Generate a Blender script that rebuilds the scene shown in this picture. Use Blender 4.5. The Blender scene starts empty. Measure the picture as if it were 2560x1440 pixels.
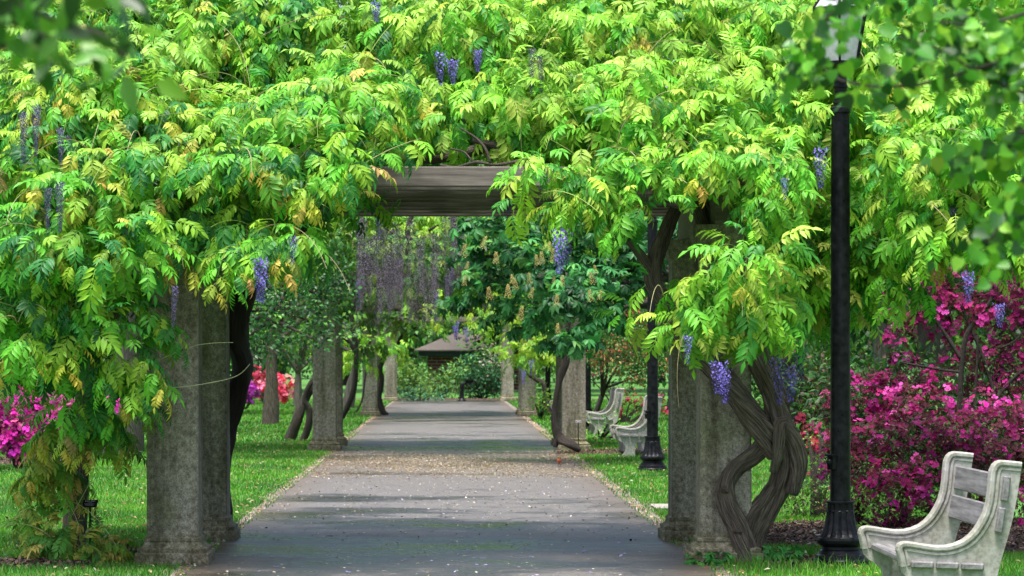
import bpy, bmesh, math, random
import numpy as np
from mathutils import Vector, Matrix
from mathutils.geometry import tessellate_polygon
RNG = np.random.default_rng(11)
random.seed(5)
SC = bpy.context.scene
COL = SC.collection
# ------------------------------------------------------------------ camera, sky, sun, exposure
F = 7000.0            # focal length in pixels of a 2560 wide frame
EYE = 1.6
cam_d = bpy.data.cameras.new('camera'); cam = bpy.data.objects.new('camera', cam_d); COL.objects.link(cam)
cam.location = (0, 0, EYE); cam.rotation_euler = (math.radians(90), 0, 0)
cam_d.sensor_width = 36; cam_d.lens = F/2560*36
cam_d.shift_x = 157/2560; cam_d.shift_y = 173/2560
cam_d.clip_end = 2000; cam_d.clip_start = 0.1
cam_d.dof.use_dof = True; cam_d.dof.focus_distance = 22.0; cam_d.dof.aperture_fstop = 7.5
SC.camera = cam
SUN_EL, SUN_AZ = 74, 205       # azimuth clockwise from +Y
w = bpy.data.worlds.new('World'); SC.world = w; w.use_nodes = True
nt = w.node_tree; bg = nt.nodes['Background']
sky = nt.nodes.new('ShaderNodeTexSky'); sky.sky_type = 'NISHITA'; sky.sun_disc = False
sky.sun_elevation = math.radians(SUN_EL); sky.sun_rotation = math.radians(SUN_AZ)
sky.air_density = 1.0; sky.dust_density = 5.0; sky.ozone_density = 1.0
nt.links.new(sky.outputs[0], bg.inputs[0]); bg.inputs[1].default_value = 0.06
sd = bpy.data.lights.new('sun', 'SUN'); sd.energy = 1.5; sd.angle = math.radians(18); sd.color = (1, .975, .93)
so = bpy.data.objects.new('sun', sd); COL.objects.link(so)
az, el = math.radians(SUN_AZ), math.radians(SUN_EL)
dvec = Vector((math.sin(az)*math.cos(el), math.cos(az)*math.cos(el), math.sin(el)))
so.rotation_euler = (-dvec).to_track_quat('-Z', 'Y').to_euler(); so.location = (0, 0, 30)
SC.view_settings.view_transform = 'Standard'; SC.view_settings.look = 'None'
SC.view_settings.exposure = 2.28; SC.view_settings.gamma = 1
SC.render.engine = 'CYCLES'
SC.cycles.max_bounces = 7; SC.cycles.diffuse_bounces = 2; SC.cycles.glossy_bounces = 2
SC.cycles.transmission_bounces = 4; SC.cycles.transparent_max_bounces = 4

# ------------------------------------------------------------------ helpers
def P(px, py, s):
    Y = F/s
    return np.array(((px-1123)/s, Y, EYE-(py-893)/s))
def PY(px, py, Y):
    return P(px, py, F/Y)
def tag(o, label, cat, group=None, kind=None):
    if label: o['label'] = label
    if cat: o['category'] = cat
    if group: o['group'] = group
    if kind: o['kind'] = kind
    return o
def empty(name, loc, label, cat, group=None, rz=0):
    o = bpy.data.objects.new(name, None); COL.objects.link(o)
    o.location = [float(v) for v in loc]; o.rotation_euler = (0, 0, rz); o.empty_display_size = .2
    return tag(o, label, cat, group)
def attach(o, parent):
    if parent is not None:
        o.parent = parent
        o.matrix_parent_inverse = Matrix.Identity(4)
def copy_tree(o, parent=None):
    c = o.copy(); COL.objects.link(c)
    if parent is not None: c.parent = parent
    for ch in list(o.children): copy_tree(ch, c)
    return c

# ---- materials
def new_mat(name):
    m = bpy.data.materials.new(name); m.use_nodes = True
    return m, m.node_tree, m.node_tree.nodes['Principled BSDF']
def N(nt, t, **kw):
    n = nt.nodes.new(t)
    for k, v in kw.items():
        if k.startswith('i_'):
            n.inputs[int(k[2:])].default_value = v
        else: setattr(n, k, v)
    return n
def noise(nt, vec, scale, detail=4, rough=.6):
    n = nt.nodes.new('ShaderNodeTexNoise'); n.inputs['Scale'].default_value = scale
    n.inputs['Detail'].default_value = detail; n.inputs['Roughness'].default_value = rough
    if vec: nt.links.new(vec, n.inputs['Vector'])
    return n.outputs[0]
def ramp(nt, fac, stops):
    r = nt.nodes.new('ShaderNodeValToRGB'); nt.links.new(fac, r.inputs[0])
    el = r.color_ramp.elements
    while len(el) > 1: el.remove(el[-1])
    el[0].position = stops[0][0]; el[0].color = (*stops[0][1], 1)
    for p, c in stops[1:]:
        e = el.new(p); e.color = (*c, 1)
    return r.outputs[0]
def mixc(nt, fac, a, b, mode='MIX'):
    m = nt.nodes.new('ShaderNodeMix'); m.data_type = 'RGBA'; m.blend_type = mode
    for sock, v in ((m.inputs[0], fac), (m.inputs[6], a), (m.inputs[7], b)):
        if hasattr(v, 'links'): nt.links.new(v, sock)
        elif isinstance(v, (int, float)): sock.default_value = v
        else: sock.default_value = (*v, 1)
    return m.outputs[2]
def coords(nt, scale=(1, 1, 1), kind='Object'):
    tc = nt.nodes.new('ShaderNodeTexCoord'); mp = nt.nodes.new('ShaderNodeMapping')
    nt.links.new(tc.outputs[kind], mp.inputs[0]); mp.inputs['Scale'].default_value = scale
    return mp.outputs[0]
def bump(nt, b, h, strength=.5, dist=.01):
    bn = nt.nodes.new('ShaderNodeBump'); bn.inputs['Strength'].default_value = strength
    bn.inputs['Distance'].default_value = dist; nt.links.new(h, bn.inputs['Height'])
    nt.links.new(bn.outputs[0], b.inputs['Normal'])

def leaf_material(name, trans=.4, rough=.42, spec=.35, tboost=1.5):
    m, t, b = new_mat(name)
    at = t.nodes.new('ShaderNodeVertexColor'); at.layer_name = 'Col'
    b.inputs['Roughness'].default_value = rough; b.inputs['Specular IOR Level'].default_value = spec
    t.links.new(at.outputs[0], b.inputs['Base Color'])
    tr = t.nodes.new('ShaderNodeBsdfTranslucent')
    tc = mixc(t, 1.0, at.outputs[0], (tboost, tboost*1.02, tboost*.7), 'MULTIPLY')
    t.links.new(tc, tr.inputs[0])
    mx = t.nodes.new('ShaderNodeMixShader'); mx.inputs[0].default_value = trans
    t.links.new(b.outputs[0], mx.inputs[1]); t.links.new(tr.outputs[0], mx.inputs[2])
    t.links.new(mx.outputs[0], t.nodes['Material Output'].inputs[0])
    return m
M = {}
M['leaf'] = leaf_material('leaf', .25, .45, .22)
M['leaf_glossy'] = leaf_material('leaf_glossy', .28, .4, .3)
M['petal'] = leaf_material('petal', .35, .6, .2, 1.1)
M['grass'] = leaf_material('grass_blade', .35, .5, .3, 1.3)
def vcol_mat(name, rough=.8):
    m, t, b = new_mat(name)
    at = t.nodes.new('ShaderNodeVertexColor'); at.layer_name = 'Col'
    t.links.new(at.outputs[0], b.inputs['Base Color']); b.inputs['Roughness'].default_value = rough
    return m
M['chips'] = vcol_mat('wood_chips'); M['feather'] = vcol_mat('feather', .6)

def bark_mat(name, dark, light, zs=.25, sc=22):
    m, t, b = new_mat(name)
    at = t.nodes.new('ShaderNodeAttribute'); at.attribute_name = 'Bark'
    mp = t.nodes.new('ShaderNodeMapping'); t.links.new(at.outputs['Vector'], mp.inputs[0]); mp.inputs['Scale'].default_value = (1, 1, zs*2.2)
    n1 = noise(t, mp.outputs[0], sc*.36, 7, .72); n2 = noise(t, coords(t), 3, 3)
    base = ramp(t, n1, [(.38, dark), (.5, [(a+b_)/2.6 for a, b_ in zip(dark, light)]), (.66, light)])
    col = mixc(t, n2, base, (.10, .075, .055), 'MIX')
    mm = mixc(t, .35, base, col)
    t.links.new(mm, b.inputs['Base Color']); b.inputs['Roughness'].default_value = .9
    bump(t, b, n1, 1.0, .035)
    return m
M['bark'] = bark_mat('bark', (.010, .007, .005), (.30, .245, .185), .3, 24)
M['bark_dark'] = bark_mat('bark_dark', (.01, .008, .007), (.05, .042, .035))
M['bark_grey'] = bark_mat('bark_grey', (.06, .055, .05), (.26, .23, .2), .15, 16)

def stone_mat():
    m, t, b = new_mat('weathered_stone')
    oi = t.nodes.new('ShaderNodeObjectInfo')
    tc = t.nodes.new('ShaderNodeTexCoord')
    add = t.nodes.new('ShaderNodeVectorMath'); add.operation = 'ADD'
    geo = t.nodes.new('ShaderNodeNewGeometry')
    t.links.new(geo.outputs['Position'], add.inputs[0])
    v = add.outputs[0]
    def mapped(s):
        mp = t.nodes.new('ShaderNodeMapping'); mp.inputs['Scale'].default_value = s
        t.links.new(v, mp.inputs[0]); return mp.outputs[0]
    fine = noise(t, mapped((1, 1, 1)), 85, 6, .75)
    blot = noise(t, mapped((1, 1, .8)), 26, 6, .72)
    streak = noise(t, mapped((5.5, 5.5, .4)), 1.0, 6, .62)
    big = noise(t, mapped((1.3, 1.3, 1.0)), 1.4, 4)
    base = ramp(t, blot, [(.34, (.12, .108, .082)), (.45, (.21, .196, .158)), (.55, (.29, .273, .225)), (.68, (.41, .39, .335))])
    f2 = ramp(t, fine, [(.40, (.5, .49, .44)), (.49, (.97, .97, .95)), (.62, (1.2, 1.2, 1.18))])
    col = mixc(t, .85, base, f2, 'MULTIPLY')
    s2 = ramp(t, streak, [(.38, (.34, .325, .27)), (.48, (.82, .81, .76)), (.6, (1.12, 1.12, 1.1))])
    col = mixc(t, .7, col, s2, 'MULTIPLY')
    moss = ramp(t, big, [(.46, (1, 1, 1)), (.62, (.60, .64, .44))])
    col = mixc(t, .8, col, moss, 'MULTIPLY')
    sep = t.nodes.new('ShaderNodeSeparateXYZ'); t.links.new(v, sep.inputs[0])
    low = ramp(t, sep.outputs[2], [(.0, (.55, .53, .33)), (.09, (.8, .77, .6)), (.2, (.7, .68, .5)), (.26, (1, 1, 1))])
    lowm = ramp(t, blot, [(.45, (1, 1, 1)), (.6, (.3, .3, .3))])
    col = mixc(t, lowm, col, mixc(t, 1.0, col, low, 'MULTIPLY'))
    t.links.new(col, b.inputs['Base Color']); b.inputs['Roughness'].default_value = .9
    bump(t, b, fine, .8, .008)
    return m
M['stone'] = stone_mat()
def wood_mat(name, dark, light, axis=0, rough=.75):
    m, t, b = new_mat(name)
    sc = [14, 14, 14]; sc[axis] = .8
    c = coords(t, tuple(sc))
    n1 = noise(t, c, 2.2, 6, .65); n2 = noise(t, coords(t), 2.5, 3)
    col = ramp(t, n1, [(.3, dark), (.7, light)])
    col = mixc(t, .6, col, ramp(t, n2, [(.35, (.6, .58, .55)), (.6, (1, 1, 1))]), 'MULTIPLY')
    t.links.new(col, b.inputs['Base Color']); b.inputs['Roughness'].default_value = rough
    bump(t, b, n1, .5, .004)
    return m
M['wood'] = wood_mat('weathered_beam', (.045, .036, .03), (.22, .19, .165), 0)
M['slat'] = wood_mat('grey_slat', (.055, .053, .055), (.27, .265, .27), 1)
def concrete_mat():
    m, t, b = new_mat('bench_concrete')
    n1 = noise(t, coords(t), 30, 6, .6); n2 = noise(t, coords(t), 3, 4)
    col = ramp(t, n1, [(.36, (.24, .235, .21)), (.5, (.34, .333, .31)), (.64, (.40, .393, .37))])
    col = mixc(t, .9, col, ramp(t, n2, [(.36, (.66, .67, .58)), (.58, (1, 1, 1))]), 'MULTIPLY')
    at = t.nodes.new('ShaderNodeVertexColor'); at.layer_name = 'Col'
    t.links.new(col, b.inputs['Base Color']); b.inputs['Roughness'].default_value = .8
    bump(t, b, n1, .3, .003)
    return m
M['concrete'] = concrete_mat()
def paint_mat():
    m, t, b = new_mat('black_gloss_paint')
    n = noise(t, coords(t), 18, 5)
    col = ramp(t, n, [(.45, (.004, .0045, .006)), (.8, (.016, .017, .02))])
    t.links.new(col, b.inputs['Base Color']); b.inputs['Specular IOR Level'].default_value = .16
    r = ramp(t, n, [(.3, (.22, .22, .22)), (.7, (.5, .5, .5))]); t.links.new(r, b.inputs['Roughness'])
    bump(t, b, n, .15, .004)
    return m
M['black'] = paint_mat()
def plain(name, col, rough=.6, **kw):
    m, t, b = new_mat(name)
    n = noise(t, coords(t), 25, 4)
    lo = [c*.8 for c in col]; hi = [min(1, c*1.15) for c in col]
    t.links.new(ramp(t, n, [(.3, lo), (.7, hi)]), b.inputs['Base Color']); b.inputs['Roughness'].default_value = rough
    return m
M['milk_glass'] = plain('milk_glass', (.46, .46, .5), .3)
M['white'] = plain('white_lettering', (.22, .22, .22))
M['roof'] = plain('shingle_roof', (.27, .225, .19), .9)
M['fascia'] = plain('dark_green_fascia', (.02, .045, .04), .6)
M['steel'] = plain('dull_steel', (.3, .3, .32), .4)
def brick_mat():
    m, t, b = new_mat('red_brick')
    br = t.nodes.new('ShaderNodeTexBrick'); 
    c = coords(t, (1, 1, 1)); 
    sep = t.nodes.new('ShaderNodeSeparateXYZ'); t.links.new(c, sep.inputs[0])
    cmb = t.nodes.new('ShaderNodeCombineXYZ'); ad = t.nodes.new('ShaderNodeMath'); ad.operation = 'ADD'
    t.links.new(sep.outputs[0], ad.inputs[0]); t.links.new(sep.outputs[1], ad.inputs[1])
    t.links.new(ad.outputs[0], cmb.inputs[0]); t.links.new(sep.outputs[2], cmb.inputs[1])
    t.links.new(cmb.outputs[0], br.inputs['Vector'])
    br.inputs['Color1'].default_value = (.19, .05, .035, 1); br.inputs['Color2'].default_value = (.12, .035, .028, 1)
    br.inputs['Mortar'].default_value = (.3, .26, .23, 1); br.inputs['Scale'].default_value = 1
    br.inputs['Brick Width'].default_value = .5; br.inputs['Row Height'].default_value = .16; br.inputs['Mortar Size'].default_value = .018
    t.links.new(br.outputs[0], b.inputs['Base Color']); b.inputs['Roughness'].default_value = .9
    return m
M['brick'] = brick_mat()

# ---- raw mesh from numpy triangles with per vertex colour
def tri_mesh(name, V, T, C, mat, parent=None, label=None, flat=False):
    me = bpy.data.meshes.new(name)
    V = np.asarray(V, np.float32); T = np.asarray(T, np.int32)
    me.vertices.add(len(V)); me.vertices.foreach_set('co', V.ravel())
    me.loops.add(T.size); me.loops.foreach_set('vertex_index', T.ravel())
    me.polygons.add(len(T)); me.polygons.foreach_set('loop_start', np.arange(0, T.size, 3, dtype=np.int32))
    if C is not None:
        a = me.color_attributes.new('Col', 'FLOAT_COLOR', 'POINT')
        cc = np.ones((len(V), 4), np.float32); cc[:, :3] = C
        a.data.foreach_set('color', cc.ravel())
    me.update(calc_edges=True)
    me.materials.append(mat)
    o = bpy.data.objects.new(name, me); COL.objects.link(o)
    attach(o, parent)
    if label: o['label'] = label
    return o
class Acc:
    """collects instanced templates into one vertex/triangle/colour soup"""
    def __init__(s): s.V = []; s.T = []; s.C = []; s.n = 0
    def raw(s, V, T, C):
        V = np.asarray(V, np.float32).reshape(-1, 3); T = np.asarray(T, np.int32).reshape(-1, 3)
        C = np.broadcast_to(np.asarray(C, np.float32), V.shape)
        s.V.append(V); s.T.append(T+s.n); s.C.append(C); s.n += len(V)
    def inst(s, tmpl, pos, R, scale, col):
        tv, tt, tw = tmpl      # verts, tris, weight(brightness) per vert
        n = len(pos)
        if n == 0: return
        V = np.einsum('nij,vj->nvi', R*scale[:, None, None], tv) + pos[:, None, :]
        T = tt[None]+(np.arange(n)*len(tv))[:, None, None]
        C = col[:, None, :]*tw[None, :, None]
        s.raw(V.reshape(-1, 3), T.reshape(-1, 3), C.reshape(-1, 3))
    def multi(s, tmpls, pos, R, scale, col):
        k = RNG.integers(0, len(tmpls), len(pos))
        for i, t in enumerate(tmpls):
            m = k == i
            s.inst(t, pos[m], R[m], scale[m], col[m])
    def build(s, name, mat, parent=None, label=None, origin=(0, 0, 0)):
        V = np.concatenate(s.V)-np.asarray(origin, np.float32)
        return tri_mesh(name, V, np.concatenate(s.T), np.concatenate(s.C), mat, parent, label)
def unit(v): return v/np.maximum(np.linalg.norm(v, axis=-1, keepdims=True), 1e-9)
def frames(a, n):
    """rotation matrices with local y along a, local z near n"""
    a = unit(a); n = n-a*(a*n).sum(-1, keepdims=True); n = unit(n+1e-6)
    x = np.cross(a, n)
    return np.stack([x, a, n], axis=-1)
def rnd(n, k=3): return RNG.normal(size=(n, k))

# ---- leaf templates
def leaflet(L, W, fold=.18, curl=.12, lod=0):
    if lod == 0:
        v = [(0, 0, 0), (-W*.5, .36*L, fold*W), (0, .36*L, 0), (W*.5, .36*L, fold*W),
             (-W*.34, .7*L, fold*W*.7-curl*L*.4), (0, .7*L, -curl*L*.4), (W*.34, .7*L, fold*W*.7-curl*L*.4), (0, L, -curl*L)]
        t = [(0, 2, 1), (0, 3, 2), (1, 2, 5), (1, 5, 4), (2, 3, 6), (2, 6, 5), (4, 5, 7), (5, 6, 7)]
    else:
        v = [(0, 0, 0), (-W*.5, .42*L, fold*W), (0, .45*L, 0), (W*.5, .42*L, fold*W), (0, L, -curl*L)]
        t = [(0, 2, 1), (0, 3, 2), (1, 2, 4), (2, 3, 4)]
    return np.array(v, float), np.array(t)
def merge_t(parts):
    V, T, Wt, n = [], [], [], 0
    for v, t, wt in parts:
        V.append(v); T.append(t+n); Wt.append(np.full(len(v), wt)); n += len(v)
    return np.concatenate(V), np.concatenate(T), np.concatenate(Wt)
def place(v, org, a, n):
    R = frames(np.array([a], float), np.array([n], float))[0]
    return v@R.T+np.array(org)
def pinnate(pairs=5, Lr=.24, Ll=.085, W=.032, droop=1.0, lod=0):
    parts = []; p = np.array([0., 0, 0]); th = .25
    step = Lr/(pairs+1.2); th_end = th-droop
    rach = [p.copy()]
    for i in range(pairs+1):
        f = (i+1)/(pairs+1)
        ang = th+(th_end-th)*f
        t = np.array([0, math.cos(ang), math.sin(ang)]); nn = np.array([0, -math.sin(ang), math.cos(ang)])
        p = p+t*step*(1.5 if i == 0 else 1); rach.append(p.copy())
        sz = (.72+.5*math.sin(math.pi*min(1, f*.8+.1)))*random.uniform(.9, 1.08)
        if i < pairs:
            for sd_ in (-1, 1):
                a = random.uniform(.85, 1.15)
                d = t*math.cos(a)+np.array([sd_*math.sin(a), 0, 0])-np.array([0, 0, 1])*random.uniform(.15, .75)
                v, tt = leaflet(Ll*sz, W*sz, .2, random.uniform(.05, .3), lod)
                parts.append((place(v, p, d, nn+np.array([-sd_*.25, 0, 0])+RNG.normal(size=3)*.15), tt, random.uniform(.86, 1.12)))
        else:
            v, tt = leaflet(Ll*1.1, W*1.05, .2, .15, lod)
            parts.append((place(v, p, t-np.array([0, 0, .2]), nn), tt, 1.05))
    r = np.array(rach)
    wv = []; wt = []
    for i in range(len(r)):
        wv += [r[i]+(-.0016, 0, 0), r[i]+(.0016, 0, 0)]
    for i in range(len(r)-1):
        a = 2*i; wt += [(a, a+1, a+3), (a, a+3, a+2)]
    parts.append((np.array(wv), np.array(wt), .9))
    return merge_t(parts)
WIST = [pinnate(random.choice((5, 5, 6, 6)), random.uniform(.20, .28), random.uniform(.078, .098), random.uniform(.026, .032), random.uniform(.4, 1.5)) for _ in range(9)]
WIST_LO = [pinnate(random.choice((4, 5)), random.uniform(.19, .27), .09, .036, random.uniform(.4, 1.4), 1) for _ in range(5)]
def palmate(n=5, L=.13, W=.05, lod=0):
    parts = []
    for i in range(n):
        a = (i-(n-1)/2)*(.75)
        l = L*(1-.28*abs(i-(n-1)/2)/(n/2))
        v, t = leaflet(l, W*l/L, .15, random.uniform(.1, .3), lod)
        d = np.array([math.sin(a), math.cos(a), -random.uniform(.25, .75)])
        parts.append((place(v, (0, 0, 0), d, (0, .2, 1)), t, random.uniform(.88, 1.1)))
    return merge_t(parts)
PALM = [palmate(random.choice((5, 5, 6))) for _ in range(5)]
def single(L, W, lod=1, curl=.15):
    v, t = leaflet(L, W, .15, curl, lod); return v, t, np.ones(len(v))
def spray(n, L, W, spread, lod=1):
    parts = []
    for i in range(n):
        v, t = leaflet(L*random.uniform(.7, 1.1), W, .15, random.uniform(0, .3), lod)
        o = RNG.normal(size=3)*spread*.5
        d = o/ (np.linalg.norm(o)+1e-6)+np.array([0, .7, -.3])
        parts.append((place(v, o, d, np.array([random.uniform(-.5, .5), random.uniform(-.5, .5), 1])), t, random.uniform(.8, 1.15)))
    return merge_t(parts)
OVAL = [spray(5, .075, .042, .11) for _ in range(5)]
TREE = [spray(7, .17, .10, .30) for _ in range(6)]
SMALL = [spray(8, .04, .018, .07) for _ in range(5)]
SHRUB = [spray(7, .08, .035, .15) for _ in range(5)]
def flower(r=.02, petals=5):
    v = [(0, 0, 0)]; t = []
    for i in range(petals):
        a = 2*math.pi*i/petals
        v += [(r*math.cos(a-.5), r*math.sin(a-.5), r*.35), (r*1.15*math.cos(a), r*1.15*math.sin(a), r*.25), (r*math.cos(a+.5), r*math.sin(a+.5), r*.35)]
        k = 1+3*i; t += [(0, k, k+1), (0, k+1, k+2)]
    v = np.array(v, float); wt = np.ones(len(v)); wt[0] = .55
    return v, np.array(t), wt
def truss(n=5, r=.02, spread=.04):
    parts = []
    for i in range(n):
        v, t, wt = flower(r*random.uniform(.85, 1.15))
        o = np.array([random.uniform(-1, 1), random.uniform(-1, 1), random.uniform(-.3, .5)])*spread
        # local y is outward for instances: flowers face it
        R = frames(np.array([[random.uniform(-.4, .4), random.uniform(-.4, .4), 1]]), np.array([[0, -1., .1]]))[0]
        v = v[:, [0, 2, 1]]*np.array([1, 1, 1])+o[[0, 2, 1]]
        parts.append((v, t, random.uniform(.75, 1.2)))
    return merge_t(parts)
TRUSS = [truss() for _ in range(5)]
TRUSS_S = [truss(4, .016, .035) for _ in range(4)]

# ---- solid helpers
def bm_obj(name, bm, mat, parent=None, smooth=False, label=None):
    me = bpy.data.meshes.new(name)
    bmesh.ops.recalc_face_normals(bm, faces=bm.faces)
    for f in bm.faces: f.smooth = smooth
    bm.to_mesh(me); bm.free(); me.materials.append(mat)
    o = bpy.data.objects.new(name, me); COL.objects.link(o); attach(o, parent)
    if label: o['label'] = label
    return o
def add_box(bm, lo, hi, bev=0, rot=None, cen=None):
    r = bmesh.ops.create_cube(bm, size=1)
    vs = r['verts']
    c = [(a+b)/2 for a, b in zip(lo, hi)]; s = [b-a for a, b in zip(lo, hi)]
    for v in vs: v.co = Vector([v.co[i]*s[i] for i in range(3)])
    if bev:
        es = list({e for v in vs for e in v.link_edges})
        r2 = bmesh.ops.bevel(bm, geom=es, offset=bev, segments=1, affect='EDGES', profile=.5)
        vs = list({v for f in r2['faces'] for v in f.verts} | {v for v in vs if v.is_valid})
    if rot is not None:
        for v in vs: v.co = rot@v.co
    for v in vs: v.co += Vector(c)
def rings(bm, loops, cap=True):
    """loops: list of lists of points with equal counts"""
    rs = [[bm.verts.new([float(q) for q in p]) for p in L] for L in loops]
    n = len(rs[0])
    for a, b in zip(rs[:-1], rs[1:]):
        for i in range(n):
            bm.faces.new((a[i], a[(i+1) % n], b[(i+1) % n], b[i]))
    if cap:
        bm.faces.new(rs[0][::-1]); bm.faces.new(rs[-1])
def lathe(bm, prof, seg=24, flute=0, cx=0, cy=0, rot=0):
    loops = []
    for it in prof:
        r, z = it[0], it[1]; fl = it[2] if len(it) > 2 else 0
        L = []
        for i in range(seg):
            a = 2*math.pi*i/seg+rot
            rr = r
            if fl: rr = r*(1-fl*(0.5+0.5*math.cos(a*flute))**4)
            L.append((cx+rr*math.cos(a), cy+rr*math.sin(a), z))
        loops.append(L)
    rings(bm, loops)
def smooth_path(pts, rad, k=6):
    pts = np.array(pts, float); rad = np.array(rad, float)
    out, ro = [], []
    n = len(pts)
    for i in range(n-1):
        p0 = pts[max(i-1, 0)]; p1 = pts[i]; p2 = pts[i+1]; p3 = pts[min(i+2, n-1)]
        for j in range(k):
            t = j/k
            out.append(.5*((2*p1)+(-p0+p2)*t+(2*p0-5*p1+4*p2-p3)*t*t+(-p0+3*p1-3*p2+p3)*t**3))
            ro.append(rad[i]*(1-t)+rad[i+1]*t)
    out.append(pts[-1]); ro.append(rad[-1])
    return np.array(out), np.array(ro)
def tube(bm, pts, rad, seg=12, lobes=0, twist=2.0, rough=.0, k=6, phase=0):
    C_, R_ = smooth_path(pts, rad, k); lay = bm.verts.layers.float_color.get('Bark') or bm.verts.layers.float_color.new('Bark'); nv = len(bm.verts)
    T_ = np.gradient(C_, axis=0); T_ = unit(T_); bc = []; off = random.uniform(0, 9)
    ref = np.array([0.13, -1, .07]); loops = []
    L = 0
    for i in range(len(C_)):
        if i: L += np.linalg.norm(C_[i]-C_[i-1])
        x = unit(np.cross(T_[i], ref)); y = np.cross(T_[i], x); ring = []
        for j in range(seg):
            a = 2*math.pi*j/seg
            f = 1
            if lobes: f += .16*math.sin(lobes*(a+twist*L)+phase)+.07*math.sin((lobes*2+1)*(a-twist*.7*L)+phase*2)
            if lobes and seg > 18: f += (.05+.03*math.sin(5*L+a))*math.sin(9*a-3*L+phase+.6*math.sin(6*L))+.035*math.sin(14*(a+twist*.6*L)+1+.8*math.sin(9*L))+.10*math.sin(6.5*L+phase*2)*math.sin(a+3*L)+.06*math.sin(15*L+phase)*math.sin(2*a+L)
            if rough: f += random.uniform(-rough, rough)
            bc.append((math.cos(a+twist*L*.5)*(.5+R_[i]*6)+off, math.sin(a+twist*L*.5)*(.5+R_[i]*6), L, 1))
            ring.append(C_[i]+(x*math.cos(a)+y*math.sin(a))*R_[i]*f)
        loops.append(ring)
    rings(bm, loops); bm.verts.ensure_lookup_table()
    for i, q in enumerate(bc): bm.verts[nv+i][lay] = q

# ---- foliage distribution
def pal(n, cols, probs, jit=.16):
    cols = np.array(cols, float); k = RNG.choice(len(cols), n, p=np.array(probs)/sum(probs))
    c = cols[k]*(1+RNG.normal(size=(n, 1))*jit)*(1+RNG.normal(size=(n, 3))*.06)
    return np.clip(c, .004, .9)
def blob_points(blobs, dens, zmin=-.45, back=.5, shell=(.55, 1.05)):
    blobs = np.array(blobs, float)   # cx cy cz r [rx ry rz]
    cnt = np.maximum(3, (dens*blobs[:, 3]**2).astype(int))
    idx = np.repeat(np.arange(len(blobs)), cnt)
    d = unit(rnd(len(idx)))
    keep = (d[:, 2] > zmin) & ((d[:, 1] < .25) | (RNG.random(len(idx)) < back))
    d = d[keep]; idx = idx[keep]
    rr = RNG.uniform(shell[0], shell[1], len(d))[:, None]
    sc = blobs[idx, 3:4]*np.array([1.15, 1.0, .85])
    return blobs[idx, :3]+d*sc*rr, d, rr[:, 0], idx
def in_poly(x, y, poly):
    c = False; j = len(poly)-1
    for i in range(len(poly)):
        xi, yi = poly[i]; xj, yj = poly[j]
        if (yi > y) != (yj > y) and x < (xj-xi)*(y-yi)/(yj-yi)+xi: c = not c
        j = i
    return c
def region(poly, Yfn, sp, r=(.28, .48), layers=1, dy=.7, holes=()):
    xs = [p[0] for p in poly]; ys = [p[1] for p in poly]; out = []
    for l in range(layers):
        y = min(ys)+sp*.5
        while y < max(ys):
            x = min(xs)+random.uniform(0, sp)
            while x < max(xs):
                qx, qy = x+random.uniform(-.4, .4)*sp, y+random.uniform(-.4, .4)*sp
                if in_poly(qx, qy, poly) and not any(in_poly(qx, qy, h) for h in holes):
                    Y = Yfn(qx, qy)+l*dy+random.uniform(-.2, .25)
                    p = PY(qx, qy, Y); out.append((*p, random.uniform(*r)))
                x += sp
            y += sp
    return out
def ribbon(acc, pts, wd, col, k=5):
    C_, _ = smooth_path(pts, [1]*len(pts), k)
    n = len(C_); T_ = unit(np.gradient(C_, axis=0)); x = unit(np.cross(T_, np.array([0.1, 1., .1]))); z = unit(np.cross(T_, x))
    ww = (wd*np.linspace(1, .45, n))[:, None]
    V = np.concatenate([C_+x*ww, C_-x*ww*.5+z*ww*.86, C_-x*ww*.5-z*ww*.86])
    T = []
    for i in range(n-1):
        for a, b in ((0, 1), (1, 2), (2, 0)):
            p, q = a*n+i, b*n+i
            T += [(p, q, q+1), (p, q+1, p+1)]
    acc.raw(V, T, col)

YG = [(.20, .46, .033), (.12, .38, .03), (.045, .22, .026), (.32, .47, .06)]       # fresh yellow green
LG = [(.11, .37, .03), (.045, .22, .035), (.23, .44, .035), (.02, .12, .028)]       # left hand plant
YOUNG = [(.52, .44, .06), (.50, .34, .08), (.42, .46, .05), (.50, .30, .12)]
CLEAR = [[(1030, 360), (1310, 350), (1270, 470), (1290, 555), (850, 560), (870, 490), (990, 460)], [(1640, 515), (1740, 480), (1800, 500), (1780, 590), (1710, 690), (1630, 700), (1600, 620)]]
def clear_lamp(p):   # the leaves are pruned away round the lamp post
    px = p[:, 0]*F/p[:, 1]+1123
    py = 893-(p[:, 2]-EYE)*F/p[:, 1]
    gap = np.zeros(len(p), bool)
    for poly in CLEAR:   # bare openings where the boards and the dark stems show
        gap |= np.array([in_poly(a, b, poly) for a, b in zip(px, py)], bool) & (p[:, 1] < 22.2)
    return ~gap & ~((px > 2012) & (px < 2186) & (p[:, 1] < 21.95) & (p[:, 1] > 15))
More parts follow.
